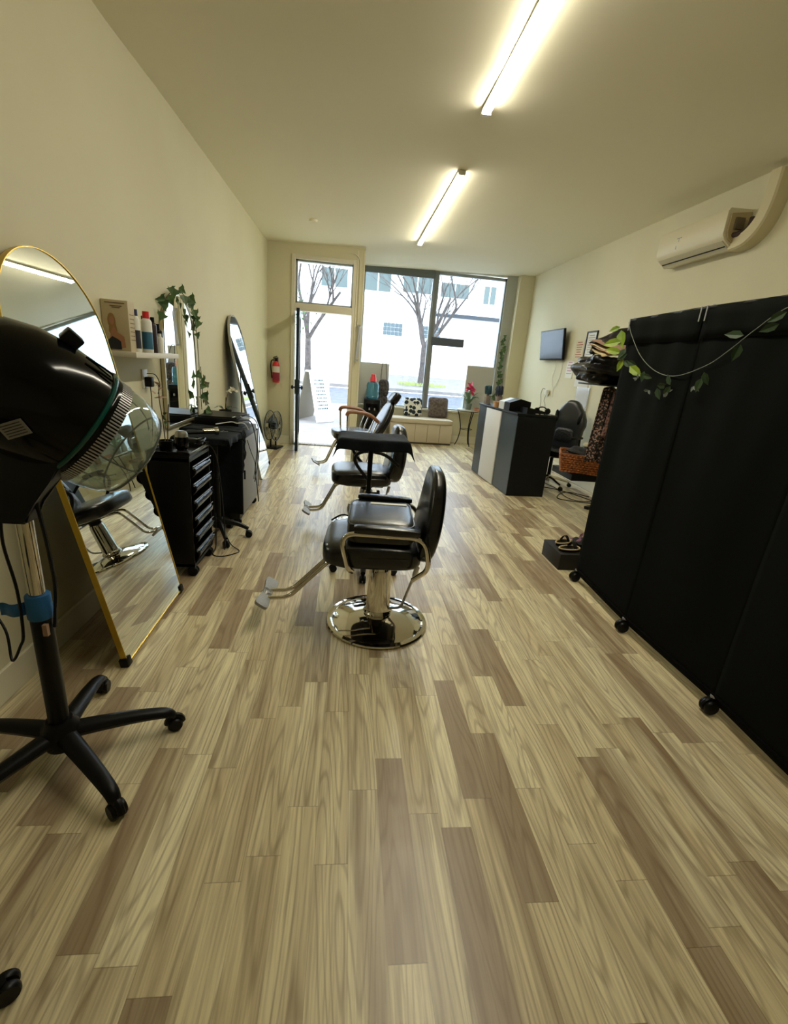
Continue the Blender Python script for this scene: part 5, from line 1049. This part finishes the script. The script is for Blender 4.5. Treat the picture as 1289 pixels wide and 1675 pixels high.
# plant table
t = thing('plant_table', 'wrought-iron plant table with a round stone top beside the bench', 'table', (2.38, 9.20, 0)); IRON = mat('wrought_iron', (34, 36, 38), .5, .5)
bm = B(); lathe(bm, [(0, .695), (.22, .695), (.225, .71), (.22, .72), (0, .72)], n=32); mk('stone_top', bm, mat('pale_stone', (176, 176, 166), .5), t); bm = B(); tube(bm, [(.21 * math.cos(a), .21 * math.sin(a), .69) for a in [2 * PI * k / 32 for k in range(32)]], .008, 6, closed=True); tube(bm, [(.12 * math.cos(a), .12 * math.sin(a), .33) for a in [2 * PI * k / 32 for k in range(32)]], .006, 6, closed=True); mk('iron_ring', bm, IRON, t)
for kk in range(3):
    a = math.radians(170 + kk * 120); bm = B(); tube(bm, smoothpath([(.20 * math.cos(a), .20 * math.sin(a), .69), (.15 * math.cos(a), .15 * math.sin(a), .55), (.11 * math.cos(a), .11 * math.sin(a), .33), (.14 * math.cos(a), .14 * math.sin(a), .12), (.19 * math.cos(a), .19 * math.sin(a), 0)], 6), .010, 8); mk('leg', bm, IRON, t)
def strap_leaves(bm, n, L, w, seed, up=1.0, base=.0, z0=0.0):
    rnd = random.Random(seed)
    for i in range(n):
        a = rnd.uniform(0, 2 * PI); l = L * rnd.uniform(.7, 1.1); rise = up * rnd.uniform(.5, 1.1)
        def f(u, v, a=a, l=l, rise=rise):
            r = base + l * (u ** 1.2) * .8; z = z0 + l * rise * math.sin(u * 2.3) * .7; ww = w * math.sin(min(1, u * .9 + .12) * PI) * (v - .5); return (r * math.cos(a) - ww * math.sin(a), r * math.sin(a) + ww * math.cos(a), z)
        sheet(bm, f, 8, 2)
t = thing('bromeliad', 'potted bromeliad with a bright pink-red flower on the iron plant table', 'plant', (2.36, 9.16, .72)); bm = B(); lathe(bm, [(0, 0), (.055, 0), (.075, .12), (.068, .12), (.05, .02), (0, .02)]); mk('pot', bm, mat('grey_green_pot', (120, 132, 122), .5), t)
bm = B(); strap_leaves(bm, 26, .36, .055, 4, 1.0, .01, .10); mk('foliage', bm, mat('pale_green_leaf', (112, 136, 104), .5), t); bm = B(); rnd = random.Random(6)
for i in range(22):
    a = rnd.uniform(0, 6.28); p = V((.03 * math.cos(a), .03 * math.sin(a), .34 + rnd.uniform(0, .12))); leaf(bm, p, .085, rnd, (math.cos(a), math.sin(a), .4))
cyl(bm, (0, 0, .1), (0, 0, .42), .012, 8); mk('flower', bm, mat('pink_red_petal', (206, 52, 96), .5), t, smooth=False)
t = thing('terracotta_dish', 'shallow pinkish terracotta dish on the iron plant table', 'dish', (2.52, 9.04, .72)); bm = B(); lathe(bm, [(0, 0), (.06, 0), (.08, .05), (.072, .05), (.055, .012), (0, .012)]); mk('dish', bm, mat('terracotta', (186, 132, 110), .7), t)
bm = B(); lathe(bm, [(0, .03), (.068, .04), (0, .055)]); mk('soil', bm, mat('soil', (84, 70, 56), .9), t)
garland('hanging_vine', 'thin green vine hanging down the right edge of the shop window', [(2.97, 9.44, 2.10), (3.0, 9.43, 1.9), (2.96, 9.43, 1.6), (3.02, 9.43, 1.35), (2.97, 9.43, 1.15), (2.95, 9.43, .95)], [i / 22 for i in range(22)] + [i / 22 for i in range(22)], .05, 17, nrm=(-.2, -1, 0), spread=.05)
bm = B(); lathe(bm, [(0, 0), (.045, 0), (.06, .10), (0, .10)], T(2.95, 9.40, .655 + .0), 16); tag(mk('vine_pot', bm, mat('brown_pot', (120, 96, 74), .7)), 'small brown pot on the sill below the hanging vine', 'pot')

# groups for the repeats
GROUPS = {'salon_chair': 'salon chairs in a row down the room', 'bottle': 'bottles on the white wall shelf', 'tube_light': 'tube lights on the ceiling', 'floor_mirror': 'tall arched mirrors leaning on the left wall',
          'tray_stand': 'rolling tray stands', 'street_tree': 'street trees outside', 'wall_outlet': 'wall outlets', 'brush_jar': 'jars of hairbrushes on the desk', 'sandal': 'pair of sandals on the black box', 'window_board': 'pale boards standing in the shop window',
          'plastic_bag': 'black bags heaped beside the folding screen', 'price_notice': 'notices on the right wall', 'black_towel': 'black cloths over the tray stands'}
for o in bpy.data.objects:
    if o.parent is None and 'label' in o.keys():
        g = GROUPS.get(o.name.split('.')[0])
        if g: o['group'] = g
